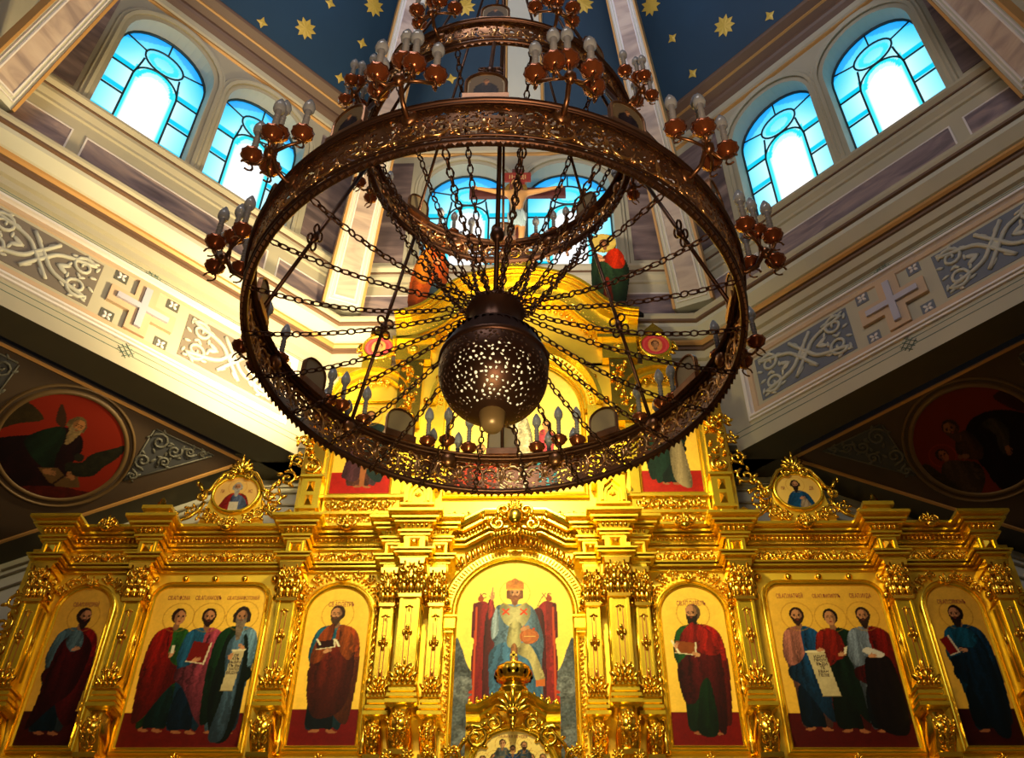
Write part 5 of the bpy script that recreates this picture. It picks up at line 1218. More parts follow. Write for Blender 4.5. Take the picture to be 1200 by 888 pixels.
# rose medallions with gables on the upper tier
for sx, lb in ((-1, 'round rose icon under a small gilt gable, upper tier left of the pediment'), (1, 'round rose icon under a small gilt gable, upper tier right of the pediment')):
    cx = sx*1.93; zc = 9.42; r = empty('rose_icon', (cx, YW, 9.1), label=lb, cat='icon', group='round rose icons')
    cv = Canvas(.40, .40, .01, (.80, .22, .24)); cv.put(cv.ellm(0, .2, .10, .13), (.86, .55, .30)); cv.head(0, .14, .14, (.30, .15, .08), None, 0, halo=None); cv.ring(0, .2, .16, .012, (.88, .40, .40))
    cv.mesh('painting', lambda X, Z: np.stack([cx+X, np.full_like(X, YW-.05), zc-.2+Z], 1), M['paint'], r, np.hypot(cv.X, cv.Z-.2) <= .2, .006)
    m = MB(); m.sweep([(cx+.205*math.cos(2*PI*i/32), zc+.205*math.sin(2*PI*i/32)) for i in range(32)], [(.012, 0), (.01, .07), (-.02, .07), (-.035, 0)], lambda a, b, h: (a, YW-h, b), closed=True, smooth=True)
    m.box(cx-.20, cx+.20, YW-.06, YW, 9.0, 9.22); m.build('round_frame', M['gold'], r)
    m = MB(); m.prism([(cx-.14, 9.66), (cx+.14, 9.66), (cx+.13, 9.70), (cx, 9.84), (cx-.13, 9.70)][::-1], YW-.06, YW)
    m.piece()
    for k in range(9): a = PI+.2+k*(PI-.4)/8; m.ell((cx+.27*math.cos(a), .04, zc+.27*math.sin(a)), (.05, .03, .02), 6, 4, 0, a, FW)
    for q in (-1, 1): m.ell((cx+q*.27, .04, zc), (.03, .03, .10), 6, 5, 0, q*.3, FW)
    m.build_each('gable_carving', M['gold_carved'], r)

# ---- crucifix and the two painted cut-out mourners above the crest
cr_ = empty('crucifix', (0, 9.9, 11.2), label='tall painted crucifix with lettered title board standing on top of the gold crest', cat='crucifix')
YC = 9.9
m = MB(); m.box(-.09, .09, YC, YC+.06, 11.18, 13.42); m.box(-.78, .78, YC, YC+.06, 12.70, 12.92); m.build('cross_beams', mat('brown_wood', (.13, .035, .03), .5, noise=.2, nscale=8), cr_)
m = MB(); m.box(-.22, .22, YC-.03, YC, 13.06, 13.28); m.box(-.12, .12, YC-.02, YC, 12.98, 13.06); m.build('title_board', mat('title_red', (.34, .045, .03), .5), cr_)
text('IНЦI', 'inscription', (0, YC-.032, 13.115), .15, mat('title_gold', (.8, .5, .2), .5), cr_)
m = MB()
def limb(pts, rs): m.tube([(a, YC-.05-b, c) for a, b, c in pts], rs, 10)
# body as one continuous surface: a skinned skeleton
def skin_body(name, joints, edges, material, parent, root=0, sub=2, loc=Vector((0, 0, 0))):
    me = bpy.data.meshes.new(name); o0 = ORG.get(parent.name)
    me.from_pydata([tuple(Vector(j[:3])-o0) for j in joints], edges, [])
    o = bpy.data.objects.new(name, me); COL.objects.link(o)
    md = o.modifiers.new('skin', 'SKIN'); 
    if not me.skin_vertices: 
        bpy.context.view_layer.objects.active = o; 
    sv = me.skin_vertices[0].data if me.skin_vertices else None
    if sv is None:
        bm = __import__('bmesh').new(); bm.from_mesh(me); lay = bm.verts.layers.skin.verify()
        for i, v in enumerate(bm.verts): v[lay].radius = (joints[i][3], joints[i][3])
        bm.verts.ensure_lookup_table(); bm.verts[root][lay].use_root = True; bm.to_mesh(me); bm.free()
    else:
        for i, v in enumerate(sv): v.radius = (joints[i][3], joints[i][3])
        sv[root].use_root = True
    md.use_smooth_shade = True
    s_ = o.modifiers.new('sub', 'SUBSURF'); s_.levels = sub; s_.render_levels = sub
    me.materials.append(material); o.parent = parent; ORG[o.name] = o0
    return o
skinm = mat('painted_flesh', (.85, .42, .14), .5)
yb = YC-.07
J = [(0, yb, 12.02, .10), (0, yb, 12.22, .095), (.0, yb, 12.45, .12), (0, yb, 12.66, .10), (-.02, yb, 12.77, .045),
     (-.14, yb, 12.68, .055), (-.36, yb, 12.74, .042), (-.58, yb, 12.81, .030), (-.66, yb, 12.83, .026),
     (.14, yb, 12.68, .055), (.36, yb, 12.74, .042), (.58, yb, 12.81, .030), (.66, yb, 12.83, .026),
     (-.075, yb, 11.92, .075), (-.07, yb-.03, 11.62, .052), (-.04, yb, 11.34, .034), (-.03, yb-.03, 11.24, .028),
     (.075, yb, 11.92, .075), (.07, yb-.03, 11.62, .052), (.04, yb, 11.34, .034), (.03, yb-.03, 11.24, .028)]
ED = [(0, 1), (1, 2), (2, 3), (3, 4), (3, 5), (5, 6), (6, 7), (7, 8), (3, 9), (9, 10), (10, 11), (11, 12), (0, 13), (13, 14), (14, 15), (15, 16), (0, 17), (17, 18), (18, 19), (19, 20)]
body = skin_body('corpus', J, ED, skinm, cr_)
m = MB()
for q in (-1, 1):
    for k in range(4): m.tube([(q*.66, yb, 12.83+.012*(k-1.5)), (q*(.70+.01*(k % 2)), yb-.01, 12.835+.016*(k-1.5)), (q*.735, yb-.015, 12.84+.018*(k-1.5))], .008, 5)
    m.tube([(q*.655, yb, 12.85), (q*.69, yb-.02, 12.885)], .009, 5)
m.build('fingers', skinm, body)
m = MB(); m.ell((-.03, .05, 12.87), (.075, .085, .10), 12, 8, 0, .2, FY(yb+.02)); m.ell((-.045, .135, 12.86), (.012, .02, .022), 6, 4, 0, 0, FY(yb+.02)); m.build('head', skinm, body)
m = MB(); m.ell((-.02, .03, 12.90), (.095, .085, .10), 12, 6, 0, 0, FY(yb+.03)); m.ell((-.045, .10, 12.80), (.045, .05, .05), 8, 5, 0, 0, FY(yb+.02))
for q in (-1, 1): m.ell((-.02+q*.08, .03, 12.82), (.03, .05, .10), 8, 5, 0, q*.2, FY(yb+.02))
m.build('hair', mat('dark_hair', (.16, .05, .03), .7), body)
m = MB(); m.lathe([(.0, 0), (.18, 0), (.18, .01), (0, .01)], (-.02, YC-.005, 12.88), 28, axis='y'); m.build('halo', mat('halo_gold', (.85, .5, .10), .4, .5), cr_)
m = MB()
for i in range(9):
    a = i/8*2-1; m.ell((a*.12, .09-.05*a*a, 11.98-.03*abs(a)), (.030, .05, .20), 6, 6, 0, -a*.12, FY(yb))
m.ell((.10, .10, 12.02), (.04, .04, .16), 6, 5, 0, .2, FY(yb)); m.build('loincloth', mat('pale_cloth', (.48, .60, .60), .7), body)

def cutout(label, cx, z0, w, h, painter, name='painted_figure'):
    r = empty(name, (cx, 9.95, z0), label=label, cat='painted figure', group='painted mourners beside the crucifix')
    cv = Canvas(w, h, .011, (0, 0, 0)); cv.A[:] = False
    C0 = cv.C.copy(); painter(cv); msk = np.abs(cv.C-C0).sum(-1) > .02
    cv.mesh('painted_board', lambda X, Z: np.stack([cx+X, np.full_like(X, 9.93), z0+Z], 1), M['paint'], r, msk, .04)
    return r
def p_mary(cv):
    cv.cloth(cv.poly([(-.22, .04), (-.30, .4), (-.28, .9), (-.20, 1.3), (-.06, 1.52), (.06, 1.54), (.20, 1.35), (.28, 1.0), (.24, .5), (.26, .06), (0, .02)]), (1.0, .40, .10), 7, amp=.3)
    cv.cloth(cv.poly([(-.02, .06), (.02, .62), (.10, .78), (.18, .60), (.20, .06)]), (.30, .38, .42), 5, amp=.3)
    cv.cloth(cv.poly([(-.24, .9), (-.20, 1.3), (-.08, 1.46), (.04, 1.1), (-.06, .7)]), (1.0, .55, .12), 4, amp=.2)
    cv.put(cv.ellm(.06, 1.62, .20, .19), (.86, .58, .16)); cv.put(cv.ellm(.05, 1.60, .13, .15), (.80, .20, .04)); cv.head(.08, 1.50, .17, (.7, .16, .03), None, .6, (.82, .56, .38), halo=None)
    cv.hand(.06, 1.22, .05, 1.1, (.86, .58, .38)); cv.hand(.12, 1.18, .05, 1.9, (.86, .58, .38))
    cv.put(cv.poly([(-.26, .0), (-.1, .10), (.1, .10), (.28, .0)]), (.55, .08, .03))
def p_john(cv):
    cv.cloth(cv.poly([(-.28, .5), (-.26, 1.15), (-.20, 1.30), (-.10, 1.28), (.05, 1.34), (.22, 1.26), (.30, .95), (.24, .5), (.16, .14), (.02, .16), (-.04, .4), (-.14, .30), (-.22, .38)]), (.20, .30, .17), 7, amp=.35)
    cv.cloth(cv.poly([(-.12, .42), (-.06, .80), (.0, .70), (.02, .10), (-.10, .12)]), (.66, .16, .06), 4, amp=.3)
    cv.cloth(cv.poly([(.02, 1.40), (.14, 1.46), (.24, 1.28), (.22, 1.04), (.08, 1.00), (-.02, 1.12), (-.08, 1.2)]), (.95, .20, .05), 4, amp=.3)
    cv.put(cv.ellm(-.06, 1.60, .21, .20), (.82, .68, .26)); cv.put(cv.ellm(-.06, 1.60, .19, .18), (.88, .74, .34)); cv.head(-.04, 1.47, .19, (.32, .15, .06), None, -.6, (.74, .46, .28), halo=None, tilt=.4)
    cv.hand(-.12, 1.28, .05, 2.5, (.86, .58, .38)); cv.hand(-.10, 1.20, .05, 2.9, (.86, .58, .38))
    cv.put(cv.poly([(.14, .16), (.24, .20), (.44, .04), (.40, -.02), (.24, .02)]), (.10, .09, .07)); cv.foot(-.04, .10, .05, -1)
cutout('painted mourner in bright orange-red cloak standing left of the crucifix', -1.30, 9.98, .70, 1.82, p_mary)
cutout('painted mourner in dark green with red shoulder cloth standing right of the crucifix', 1.38, 9.98, .90, 1.82, p_john)

# ---- canopy over the royal doors at the bottom of the frame
cn = empty('canopy', (0, 9.5, 3.0), label='gilded canopy with crown finial over the small supper icon, bottom centre', cat='carved canopy')
YK = 9.55; Fk = FY(YK)
m = MB(); a_ = [(-.47, 4.02), (-.33, 4.02), (-.13, 4.15), (.13, 4.15), (.33, 4.02), (.47, 4.02)][::-1]
m.sweep(a_, [(-o, h) for o, h in ((0, 0), (0, .06), (.02, .07), (.035, .10), (.055, .12), (.075, .15), (.09, .16), (.09, 0))], lambda x, z, h: (x, YK-h, z))
m.prism([(-.47, 3.6), (.47, 3.6), (.47, 4.04), (.33, 4.04), (.13, 4.17), (-.13, 4.17), (-.33, 4.04), (-.47, 4.04)][::-1], YK, YK+.25)
m.box(-1.05, 1.05, YK+.03, YK+.25, 3.2, 3.62); m.build('gable', M['gold'], cn)
m = MB(); z0 = 4.17
m.lathe([(.0, z0), (.135, z0), (.14, z0+.05), (.12, z0+.10), (.15, z0+.13), (.155, z0+.155), (.13, z0+.17), (.13, z0+.20), (.10, z0+.215)], (0, YK+.02, 0), 20)
m.lathe([(.10, z0+.215), (.16, z0+.25), (.19, z0+.31), (.18, z0+.37), (.13, z0+.42), (.06, z0+.445), (.02, z0+.45)], (0, YK+.02, 0), 36, flute=.05, nf=12)
m.lathe([(.0, z0+.44), (.03, z0+.45), (.035, z0+.48), (.0, z0+.50)], (0, YK+.02, 0), 10); m.box(-.014, .014, YK+.005, YK+.033, z0+.49, z0+.58); m.box(-.036, .036, YK+.005, YK+.033, z0+.525, z0+.55)
crn = m.build('crown', M['gold_carved'], cn)
m = MB()
for i in range(14): a = 2*PI*i/14; m.ell((.185*math.cos(a), 0, z0+.30), (.018, .018, .03), 6, 4, 0, 0, lambda x, d, z, a=a: (x, YK+.02+.185*math.sin(a), z))
m.build('crown_beads', M['amber'], crn)
m = MB()
for q in (-1, 1):
    m.piece()
    for k in range(5): m.tube([Fk(p[0], .08, p[1]) for p in spiral(q*(.42-.075*k), 4.14+.022*k, .035, 1.2, k, q, 10)], .014, 5)
    for k in range(5): m.ell((q*(.44-.075*k), .08, 4.17+.022*k), (.014, .02, .035), 6, 4, 0, q*.3, Fk)
m.build_each('cresting', M['gold_carved'], cn)
m = MB(); palmette(m, 0, 4.02, .26, FY(YK-.14), n=7, d=.045)
for k in range(3): m.ell((0, .16, 3.98-.05*k), (.05-.01*k, .04, .05), 8, 5, 0, 0, Fk)
m.build('palmette', M['gold_carved'], cn)
m = MB()
for q in (-1, 1):
    m.piece()
    for (a, b, rr, th) in ((.19, 3.95, .085, .020), (.36, 3.80, .11, .024), (.60, 3.60, .10, .02), (.80, 3.55, .08, .02)):
        m.tube([Fk(p[0], .08, p[1]) for p in spiral(q*a, b, rr, 1.5, 1.2, q, 18)], [th*(1.2-.5*i/18) for i in range(19)], 6)
        for k in range(6): m.ell((q*a+rr*1.1*math.cos(k*1.1), .07, b+rr*1.1*math.sin(k*1.1)), (.04, .03, .02), 6, 4, 0, k*1.1+.6, Fk)
    m.tube([Fk(q*a, .09, b) for a, b in ((.46, 3.88), (.40, 3.92), (.33, 3.90), (.25, 3.86))], .022, 6)
    m.tube([Fk(q*a, .07, b) for a, b in ((.24, 3.90), (.38, 3.88), (.50, 3.74), (.58, 3.55))], .022, 6)
    for k in range(4): m.piece(); palmette(m, q*(.62+.20*k), 3.66-.02*k, .10, FY(YK-.06), n=7, d=.035, a0=-2, a1=2)
m.build_each('scroll_carving', M['gold_carved'], cn)
cn.location.z -= .085
r2 = icon('little arched icon of a crowded supper scene inside the canopy, bottom centre edge', 0, 3.16, .80, .64, 'arch',
     lambda cv: ([goldground(cv, (.92, .80, .46))]+[ (cv.cloth(cv.poly([(x-.07, z-.35), (x-.075, z-.05), (x, z+.01), (x+.075, z-.05), (x+.07, z-.35)]), c, 3), cv.head(x, z, .085, (.18, .09, .05), (.2, .1, .05) if i % 2 else None, 0, halo=(.7, .45, .15)))
      for i, (x, z, c) in enumerate([(-.29, .30, (.3, .08, .07)), (.29, .32, (.1, .16, .3)), (-.26, .22, (.14, .18, .30)), (.26, .24, (.40, .08, .08)), (-.18, .32, (.12, .16, .14)), (.18, .32, (.16, .10, .12)), (-.10, .46, (.35, .38, .40)), (.11, .44, (.2, .26, .34)), (-.1, .26, (.20, .10, .10)), (.1, .26, (.15, .25, .40)), (0, .40, (.10, .26, .48))])]) and None,
     [('ТАЙНАЯ ВЕЧЕРЯ', 0, .56, .035, 'ink')], y=YK-.04)

# ================================================================== CHANDELIER
CHX, CHY = 0.0, 4.13
ch = empty('chandelier', (CHX, CHY, 9.0), label='huge tiered bronze ring chandelier with candle clusters, swagged chains and a pierced globe', cat='chandelier')
def CYZ(z): return 4.155-(min(z, 6.2)-3.9)*.040
def CP(az, r, z):  # az measured from the near side, clockwise seen from below
    a = R(az); return (CHX+r*math.sin(a), CYZ(z)-r*math.cos(a), z)
def spirals_field(u, v, T, H):
    """u along the band, v across; returns True where metal"""
    k = np.floor(u/T); uu = u-(k+0.5)*T; sg = np.where(k % 2 == 0, 1.0, -1.0)
    f = np.sin(u*88+2.6*np.sin(v*61+1.3*np.sin(u*19)))*np.sin(v*79+2.4*np.sin(u*47))
    g = np.sin(u*51-v*63+2*np.sin(u*33))*np.sin(u*37+v*71)
    met = ~((f > .16) | (g > .42))
    for cx in (-T*.25, T*.25):
        dx, dz = (uu-cx), (v-H*.5)*sg*(1 if cx < 0 else -1); rho = np.hypot(dx, dz); ph = np.arctan2(dz, dx)/(2*PI)
        fr = (rho/.055-ph) % 1.0; met |= (rho < H*.42) & (fr < .20)
    met |= (v < H*.10) | (v > H*.90)
    return met
def band(name, Rr, z0, z1, flare, ntile, parent, step=.0085):
    H = z1-z0; L = 2*PI*Rr; nu, nv = int(L/step), int(H/step); T = L/ntile
    U, Vv = np.meshgrid((np.arange(nu)+.5)*L/nu, (np.arange(nv)+.5)*H/nv, indexing='ij'); met = spirals_field(U, Vv, T, H)
    mb = MB(); ang = np.arange(nu)*2*PI/nu
    vs = []
    for i in range(nu):
        s_, c_ = math.sin(ang[i]), math.cos(ang[i])
        for j in range(nv+1):
            t_ = j/nv; r = Rr+flare*t_+.006*math.sin(PI*t_); vs.append((CHX+r*s_, CYZ(z0)-r*c_, z0+H*t_))
    ii, jj = np.nonzero(met); i2 = (ii+1) % nu
    fs = np.stack([ii*(nv+1)+jj, i2*(nv+1)+jj, i2*(nv+1)+jj+1, ii*(nv+1)+jj+1], 1).tolist()
    mb.add(vs, fs); o = mb.build(name, M['bronze'], parent); md = o.modifiers.new('solid', 'SOLIDIFY'); md.thickness = .008; md.offset = 0
    return o
def hoop(mb, r, z, rad, n=96, nn=8, sx=1.0):
    vs = []
    for i in range(n):
        a = 2*PI*i/n
        for j in range(nn):
            q = 2*PI*j/nn; rr = r+rad*sx*math.cos(q); vs.append((CHX+rr*math.sin(a), CYZ(z)-rr*math.cos(a), z+rad*math.sin(q)))
    mb.add(vs, [(i*nn+j, ((i+1) % n)*nn+j, ((i+1) % n)*nn+(j+1) % nn, i*nn+(j+1) % nn) for i in range(n) for j in range(nn)], 0, True)
def ring_tier(nm, Rr, z0, z1, ntile):
    H = z1-z0; b = band(nm, Rr, z0, z1, .030, ntile, ch)
    m = MB(); hoop(m, Rr, z0+.008, .018, 120, 8, 1.3); hoop(m, Rr+.030, z1-.005, .016, 120, 8, 1.3); hoop(m, Rr+.02, z0+.035, .008, 120, 6); hoop(m, Rr+.04, z1-.035, .008, 120, 6); hoop(m, Rr+.0, z1-.0, .012, 120, 6, 2)
    m.build('ring_rim', M['bronze_dark'], b)
    m = MB(); F = lambda x, d, z: (CHX+(Rr+.012+d)*math.sin(x/Rr), CYZ(z0)-(Rr+.012+d)*math.cos(x/Rr), z)
    T = 2*PI*Rr/ntile
    for k in range(ntile):
        for q, cc in ((1, .25), (-1, .75)):
            cx = (k+cc)*T; m.tube([F(p[0], .004, p[1]) for p in spiral(cx, (z0+z1)/2, H*.36, 1.5, PI*.6*q, q*(1 if k % 2 else -1), 16)], [.010-.004*i/16 for i in range(17)], 4)
            for j in range(7): m.ell((cx+H*.36*math.cos(j*.9+k), .006, (z0+z1)/2+H*.36*math.sin(j*.9+k)), (.026, .012, .010), 5, 3, 0, j*.9+k+.8, F)
        m.ell((k*T, .004, (z0+z1)/2), (.02, .012, .045), 6, 4, 0, 0, F)
    m.build('scroll_overlay', M['bronze_lit'], b)
    m = MB(); m2 = MB(); n = int(2*PI*Rr/.045)
    for i in range(n):
        a = 2*PI*i/n; c = (CHX+(Rr+.004)*math.sin(a), CYZ(z0)-(Rr+.004)*math.cos(a)); t = (math.cos(a)*.017, math.sin(a)*.017)
        for mm, zz, dz in ((m, z0-.004, -.026), (m2, z1+.008, .022)):
            p = [(c[0]-t[0], c[1]-t[1], zz), (c[0]+t[0], c[1]+t[1], zz), (c[0], c[1], zz+dz)]
            q = [((x-CHX)*1.008+CHX, (y-CYZ(z0))*1.008+CYZ(z0), z) for x, y, z in p]
            mm.add(p+q, [(0, 1, 2), (5, 4, 3), (0, 3, 4, 1), (1, 4, 5, 2), (2, 5, 3, 0)])
    m.build('scalloped_edge', M['bronze'], b); m2.build('scalloped_edge', M['bronze'], b)
    return b
ZB0, ZB1, RB = 3.90, 4.20, 1.43
ZA0, ZA1, RA = 5.61, 5.83, 0.905
bigring = ring_tier('lower_ring', RB, ZB0, ZB1, 30)
topring = ring_tier('upper_ring', RA, ZA0, ZA1, 20)

# candle cluster prototype (local frame: +x outwards)
def prim(name, mb, material, parent): return mb.build(name, material, parent)
def make_cluster(scale=1.0):
    base = MB(); 
    base.tube([(0, 0, -.10), (.04, 0, -.13), (.10, 0, -.10), (.13, 0, -.03), (.14, 0, .03)], .012*scale, 6)
    spots = [(.14, 0, .15), (.08, .135, .07), (.08, -.135, .07), (.20, .085, .0), (.20, -.085, .0)]
    for (x, y, z) in spots[1:]:
        base.tube([(.15, 0, -.02), ((x+.15)/2, y*.6, z-.075), (x, y*.95, z-.06), (x, y, z-.03)], .009*scale, 5)
        s_ = 1 if y > 0 else -1; base.tube([(x+.01+.03*math.cos(t_), y, z-.08+.03*math.sin(t_)) for t_ in np.linspace(0, 5, 9)], .006*scale, 4)
    base.tube([(.13, 0, -.03), (.14, 0, .12)], .011*scale, 6); base.ell((.155, 0, -.02), (.03, .03, .035), 8, 5); base.ell((.01, 0, -.10), (.03, .05, .05), 8, 5)
    o = base.build('candle_cluster', M['bronze'], ch); o.location = (0, 0, 0)
    kids = []
    for (x, y, z) in spots:
        kids.append((x, y, z))
    return o, spots
cup = MB(); cup.lathe([(0, -.045), (.018, -.045), (.026, -.035), (.048, -.012), (.054, .006), (.046, .010), (.036, -.004), (.0, -.008)], (0, 0, 0), 20, flute=.05, nf=10)
sleeve = MB(); sleeve.lathe([(0, -.004), (.0135, -.004), (.0135, .16), (.019, .168), (.019, .176), (0, .176)], (0, 0, 0), 10)
for k in range(6): sleeve.lathe([(.0135, .02+k*.022), (.017, .025+k*.022), (.0135, .030+k*.022)], (0, 0, 0), 10)
bulb = MB(); bulb.lathe([(.015, .172), (.029, .190), (.031, .208), (.027, .232), (.017, .256), (.007, .276), (.0, .284)], (0, 0, 0), 12)
def meshonly(mb, nm, material):
    o = mb.build(nm, material); me = o.data; bpy.data.objects.remove(o); return me
ME = dict(candle_cup=meshonly(cup, 'candle_cup', M['amber']), candle_sleeve=meshonly(sleeve, 'candle_sleeve', M['candle']), bulb=meshonly(bulb, 'bulb', M['bulb']))
arm0, SPOTS = make_cluster(); ARM = arm0.data; ARM.transform(Matrix.Translation(Vector(ORG['chandelier']))); bpy.data.objects.remove(arm0)
def place_cluster(az, r, z, sc_):
    p = CP(az, r, z); o = bpy.data.objects.new('candle_cluster', ARM); COL.objects.link(o); o.parent = ch
    o.location = Vector(p)-ORG['chandelier']; o.rotation_euler = (0, 0, R(az)-PI/2); o.scale = (sc_,)*3; ORG[o.name] = Vector(p)
    for (x, y, zz) in SPOTS:
        for nm in ('candle_cup', 'candle_sleeve', 'bulb'):
            c = bpy.data.objects.new(nm, ME[nm]); COL.objects.link(c); c.parent = o; c.location = (x, y, zz)
for k in range(12): place_cluster(15+30*k, RB, ZB1+.06, 1.12)
for k in range(8): place_cluster(22.5+45*k, RA, ZA1+.03, .95)

# arched picture plaques standing on the rings (local: front faces +x)
pl = MB(); W2 = .085
prof = [(-W2, 0), (W2, 0), (W2, .11)]+[(W2*math.cos(PI*i/10), .11+.075*math.sin(PI*i/10)) for i in range(1, 10)]+[(-W2, .11)]
pl.prism([(p[0], p[1]) for p in prof], -.006, .006, F=lambda x, y, z: (y, x, z))
pl.sweep(prof, [(0, -.012), (-.008, -.014), (-.010, .012), (-.002, .016), (.004, .012), (.004, -.012)], lambda a, b, h: (h, a, b), closed=True, mi=1)
pl.box(-.03, .03, -.10, .10, -.045, 0.0, mi=1)
pm = meshonly(pl, 'icon_plaque', M['plaque_back']); pm.materials.append(M['bronze'])
pc = Canvas(.15, .165, .006, (.42, .36, .28)); pc.cloth(pc.poly([(-.045, 0), (-.05, .07), (-.02, .105), (.02, .105), (.05, .07), (.045, 0)]), (.16, .12, .18), 4); pc.head(0, .10, .035, (.1, .06, .04), None, 0, halo=(.5, .4, .2))
hold = empty('hold'); po = pc.mesh('picture', lambda X, Z: np.stack([np.full_like(X, .0085), X, Z+.004], 1), M['paint'], hold, (pc.Z < .11) | (np.hypot(pc.X/.075, (pc.Z-.105)/.07) < 1), .003)
pme = po.data; bpy.data.objects.remove(po); bpy.data.objects.remove(hold)
def place_plaque(az, r, z, sc_):
    p = CP(az, r, z); o = bpy.data.objects.new('icon_plaque', pm); COL.objects.link(o); o.parent = ch
    o.location = Vector(p)-ORG['chandelier']; o.rotation_euler = (0, 0, R(az)-PI/2); o.scale = (sc_,)*3; ORG[o.name] = Vector(p)
    c = bpy.data.objects.new('picture', pme); COL.objects.link(c); c.parent = o
for k in range(12): place_plaque(30*k, RB, ZB1+.05, 1.15)
for k in range(8): place_plaque(45*k, RA, ZA1+.03, 1.0)

# globe with pierced shell, neck, lower lamp
GZ, GR = 3.70, .305
m = MB(); nu, nv = 420, 190; vs = []; fs = []; rows = 34; cells = {}
def cell_holes(jr):
    th = PI*(0.10+0.86*(jr+.5)/rows); n = max(6, int(2*PI*GR*math.sin(th)/.034)); out = []
    for q in range(n): out.append(((q+.5+(.5 if jr % 2 else 0)+random.uniform(-.28, .28))/n % 1.0, (jr+.5+random.uniform(-.25, .25))/rows, random.uniform(.0050, .0090) if random.random() > .25 else 0, random.uniform(0, PI), random.uniform(.55, 1.0)))
    return out
CH_ = [cell_holes(k_) for k_ in range(rows)]
for j in range(nv+1):
    th = PI*(0.10+0.86*j/nv)
    for i in range(nu):
        a = 2*PI*i/nu; vs.append((CHX+GR*math.sin(th)*math.sin(a), CHY-GR*math.sin(th)*math.cos(a), GZ+GR*math.cos(th)))
for j in range(nv):
    t_ = (j+.5)/nv; th = PI*(0.10+0.86*t_); cw = 2*PI*GR*math.sin(th); hole = np.zeros(nu, bool)
    if .22 < t_ < .90:
        uu = (np.arange(nu)+.5)/nu
        for jr in range(max(0, int(t_*rows)-1), min(rows, int(t_*rows)+2)):
            for (u0, v0, r0, ang_, asp) in CH_[jr]:
                if r0 == 0: continue
                du = ((uu-u0+.5) % 1.0-.5)*cw; dv = (t_-v0)*PI*.86*GR; near = np.abs(du) < .02
                if not near.any() or abs(dv) > .02: continue
                x_ = du*math.cos(ang_)+dv*math.sin(ang_); y_ = -du*math.sin(ang_)+dv*math.cos(ang_)
                hole |= (x_/(r0*1.15))**2+(y_/(r0*asp))**2 < 1
    for i in np.nonzero(~hole)[0].tolist(): fs.append((j*nu+i, j*nu+(i+1) % nu, (j+1)*nu+(i+1) % nu, (j+1)*nu+i))
m.add(vs, fs, 0, True); g = m.build('pierced_globe', M['bronze_dark'], ch); md = g.modifiers.new('solid', 'SOLIDIFY'); md.thickness = .006
m = MB(); C_ = (CHX, CHY, 0)
m.lathe([(.17, 3.99), (.20, 3.985), (.235, 3.95), (.265, 3.90), (.30, 3.80), (.315, 3.79), (.318, 3.77), (.308, 3.755)], C_, 40)
for i in range(40):
    a = 2*PI*i/40; m.ell((CHX+.265*math.sin(a), 0, 3.885), (.018, .018, .03), 6, 4, 0, .5, lambda x, d, z, a=a: (x, CHY-.265*math.cos(a), z))
m.build('globe_collar', M['bronze_dark'], g)
m = MB(); m.lathe([(0, 3.96), (.15, 3.96), (.165, 4.0), (.155, 4.03), (.155, 4.15), (.175, 4.17), (.175, 4.20), (.0, 4.21)], C_, 32); m.build('neck', M['bronze_dark'], ch)
m = MB(); m.lathe([(.0, 3.30), (.05, 3.30), (.065, 3.34), (.075, 3.40), (.07, 3.43), (0, 3.43)], C_, 20); m.lathe([(.09, 3.42), (.10, 3.44), (.08, 3.46)], C_, 24); m.build('lower_lamp', M['lampglass'], ch)
m = MB(); m.lathe([(0, 3.46), (.10, 3.48), (.19, 3.56), (.235, 3.70), (.20, 3.82), (.12, 3.89), (0, 3.91)], C_, 24); m.build('globe_glow', mat('globe_glow_fill', (.9, .8, .6), .5, emis=(1.0, .82, .45), estr=1.0), g)  # glowing core added so the holes of the globe look bright
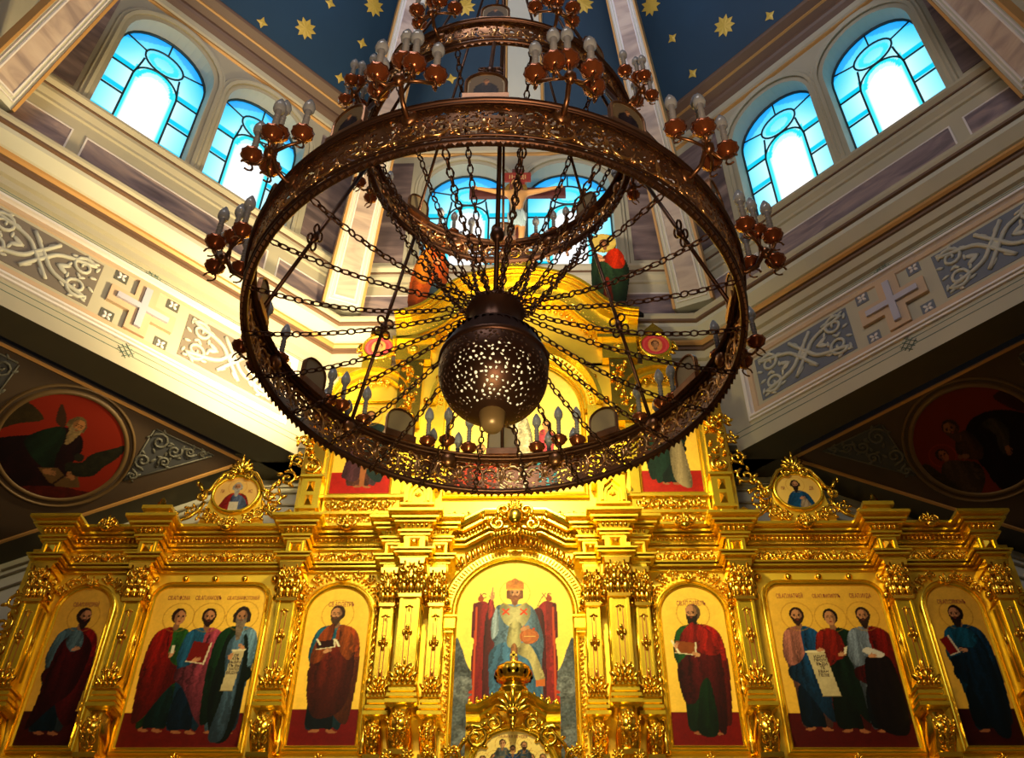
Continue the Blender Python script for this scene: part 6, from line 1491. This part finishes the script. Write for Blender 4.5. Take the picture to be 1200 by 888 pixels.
# central rod, stays, hub
m = MB(); m.tube([(CHX, CHY, 4.2), (CHX, CHY, 16.5)], .016, 8)
for z in (4.9, 6.6): m.ell((0, 0, z), (.05, .05, .06), 10, 6, 0, 0, lambda x, d, zz: (CHX+x, CHY-d, zz))
cr0 = m.build('central_rod', M['bronze_dark'], ch)
def knot(mb, p, ax, r=.035):
    ax = Vector(ax).normalized(); t = ax.cross(Vector((0, 0, 1))).normalized() if abs(ax.z) < .99 else Vector((1, 0, 0))
    for q in (-1, 1):
        for e in (-1, 1):
            pts = [Vector(p)+ax*(e*.045+.03*math.sin(a)*e)+t*q*(.035+.03*math.cos(a)) for a in np.linspace(-2, 2.6, 9)]; mb.tube(pts, .008, 5)
    mb.tube([Vector(p)-ax*.05, Vector(p), Vector(p)+ax*.05], [.012, .03, .012], 8)
for k in range(8):
    az = 45*k; a = Vector(CP(az, RA, ZA0)); b = Vector(CP(az, RB, ZB1)); m = MB(); m.tube([a, b], .0135, 6); knot(m, a.lerp(b, .52), b-a); m.build('suspension_rod', M['bronze_dark'], ch)
    c = Vector(CP(az, .10, 8.9)); d = Vector(CP(az, RA, ZA1)); m = MB(); m.tube([c, d], .0115, 6); m.build('stay_rod', M['bronze_dark'], ch)
# chains
def chain(a, b, sag, parent, link=.062, wire=.0062):
    a, b = Vector(a), Vector(b); L = (b-a).length; N = 24; pts = []
    for i in range(N+1):
        t_ = i/N; p = a.lerp(b, t_); p.z -= sag*4*t_*(1-t_); pts.append(p)
    cum = [0]
    for i in range(N): cum.append(cum[-1]+(pts[i+1]-pts[i]).length)
    tot = cum[-1]; n = max(2, int(tot/(link*.80))); mb = MB()
    def at(s):
        s = min(max(s, 0), tot-1e-6)
        for i in range(N):
            if cum[i+1] >= s: return pts[i].lerp(pts[i+1], (s-cum[i])/(cum[i+1]-cum[i]))
    for i in range(n):
        s = (i+.5)*tot/n; c = at(s); t_ = (at(s+.01)-at(s-.01)).normalized(); u = t_.cross(Vector((0, 0, 1)));
        u = u.normalized() if u.length > 1e-3 else Vector((1, 0, 0)); v = t_.cross(u)
        big = (i % 6 == 5); w_ = u if i % 2 == 0 else v; l2, w2 = (link*.52, link*.26) if not big else (link*.36, link*.36)
        ring = [c+t_*l2*math.cos(q)+w_*w2*math.sin(q) for q in [2*PI*j/8 for j in range(8)]]
        vs = []; nn_ = t_.cross(w_)
        for j in range(8):
            rad = (ring[j]-c).normalized()
            for k_ in range(4): q = PI/2*k_; vs.append(ring[j]+(rad*math.cos(q)+nn_*math.sin(q))*wire)
        mb.add(vs, [(j*4+k_, ((j+1) % 8)*4+k_, ((j+1) % 8)*4+(k_+1) % 4, j*4+(k_+1) % 4) for j in range(8) for k_ in range(4)], 0, True)
    return mb.build('chain', M['bronze_dark'], parent)
for k in range(24):
    az = 7.5+15*k; chain(CP(az, RB-.01, ZB0-.02), CP(az, .175, 4.18), .07+.03*(k % 2), ch)
for k in range(12):
    az = 15+30*k; chain(CP(az, RA-.01, ZA0-.02), CP(az, .16, 4.21), .10, ch)
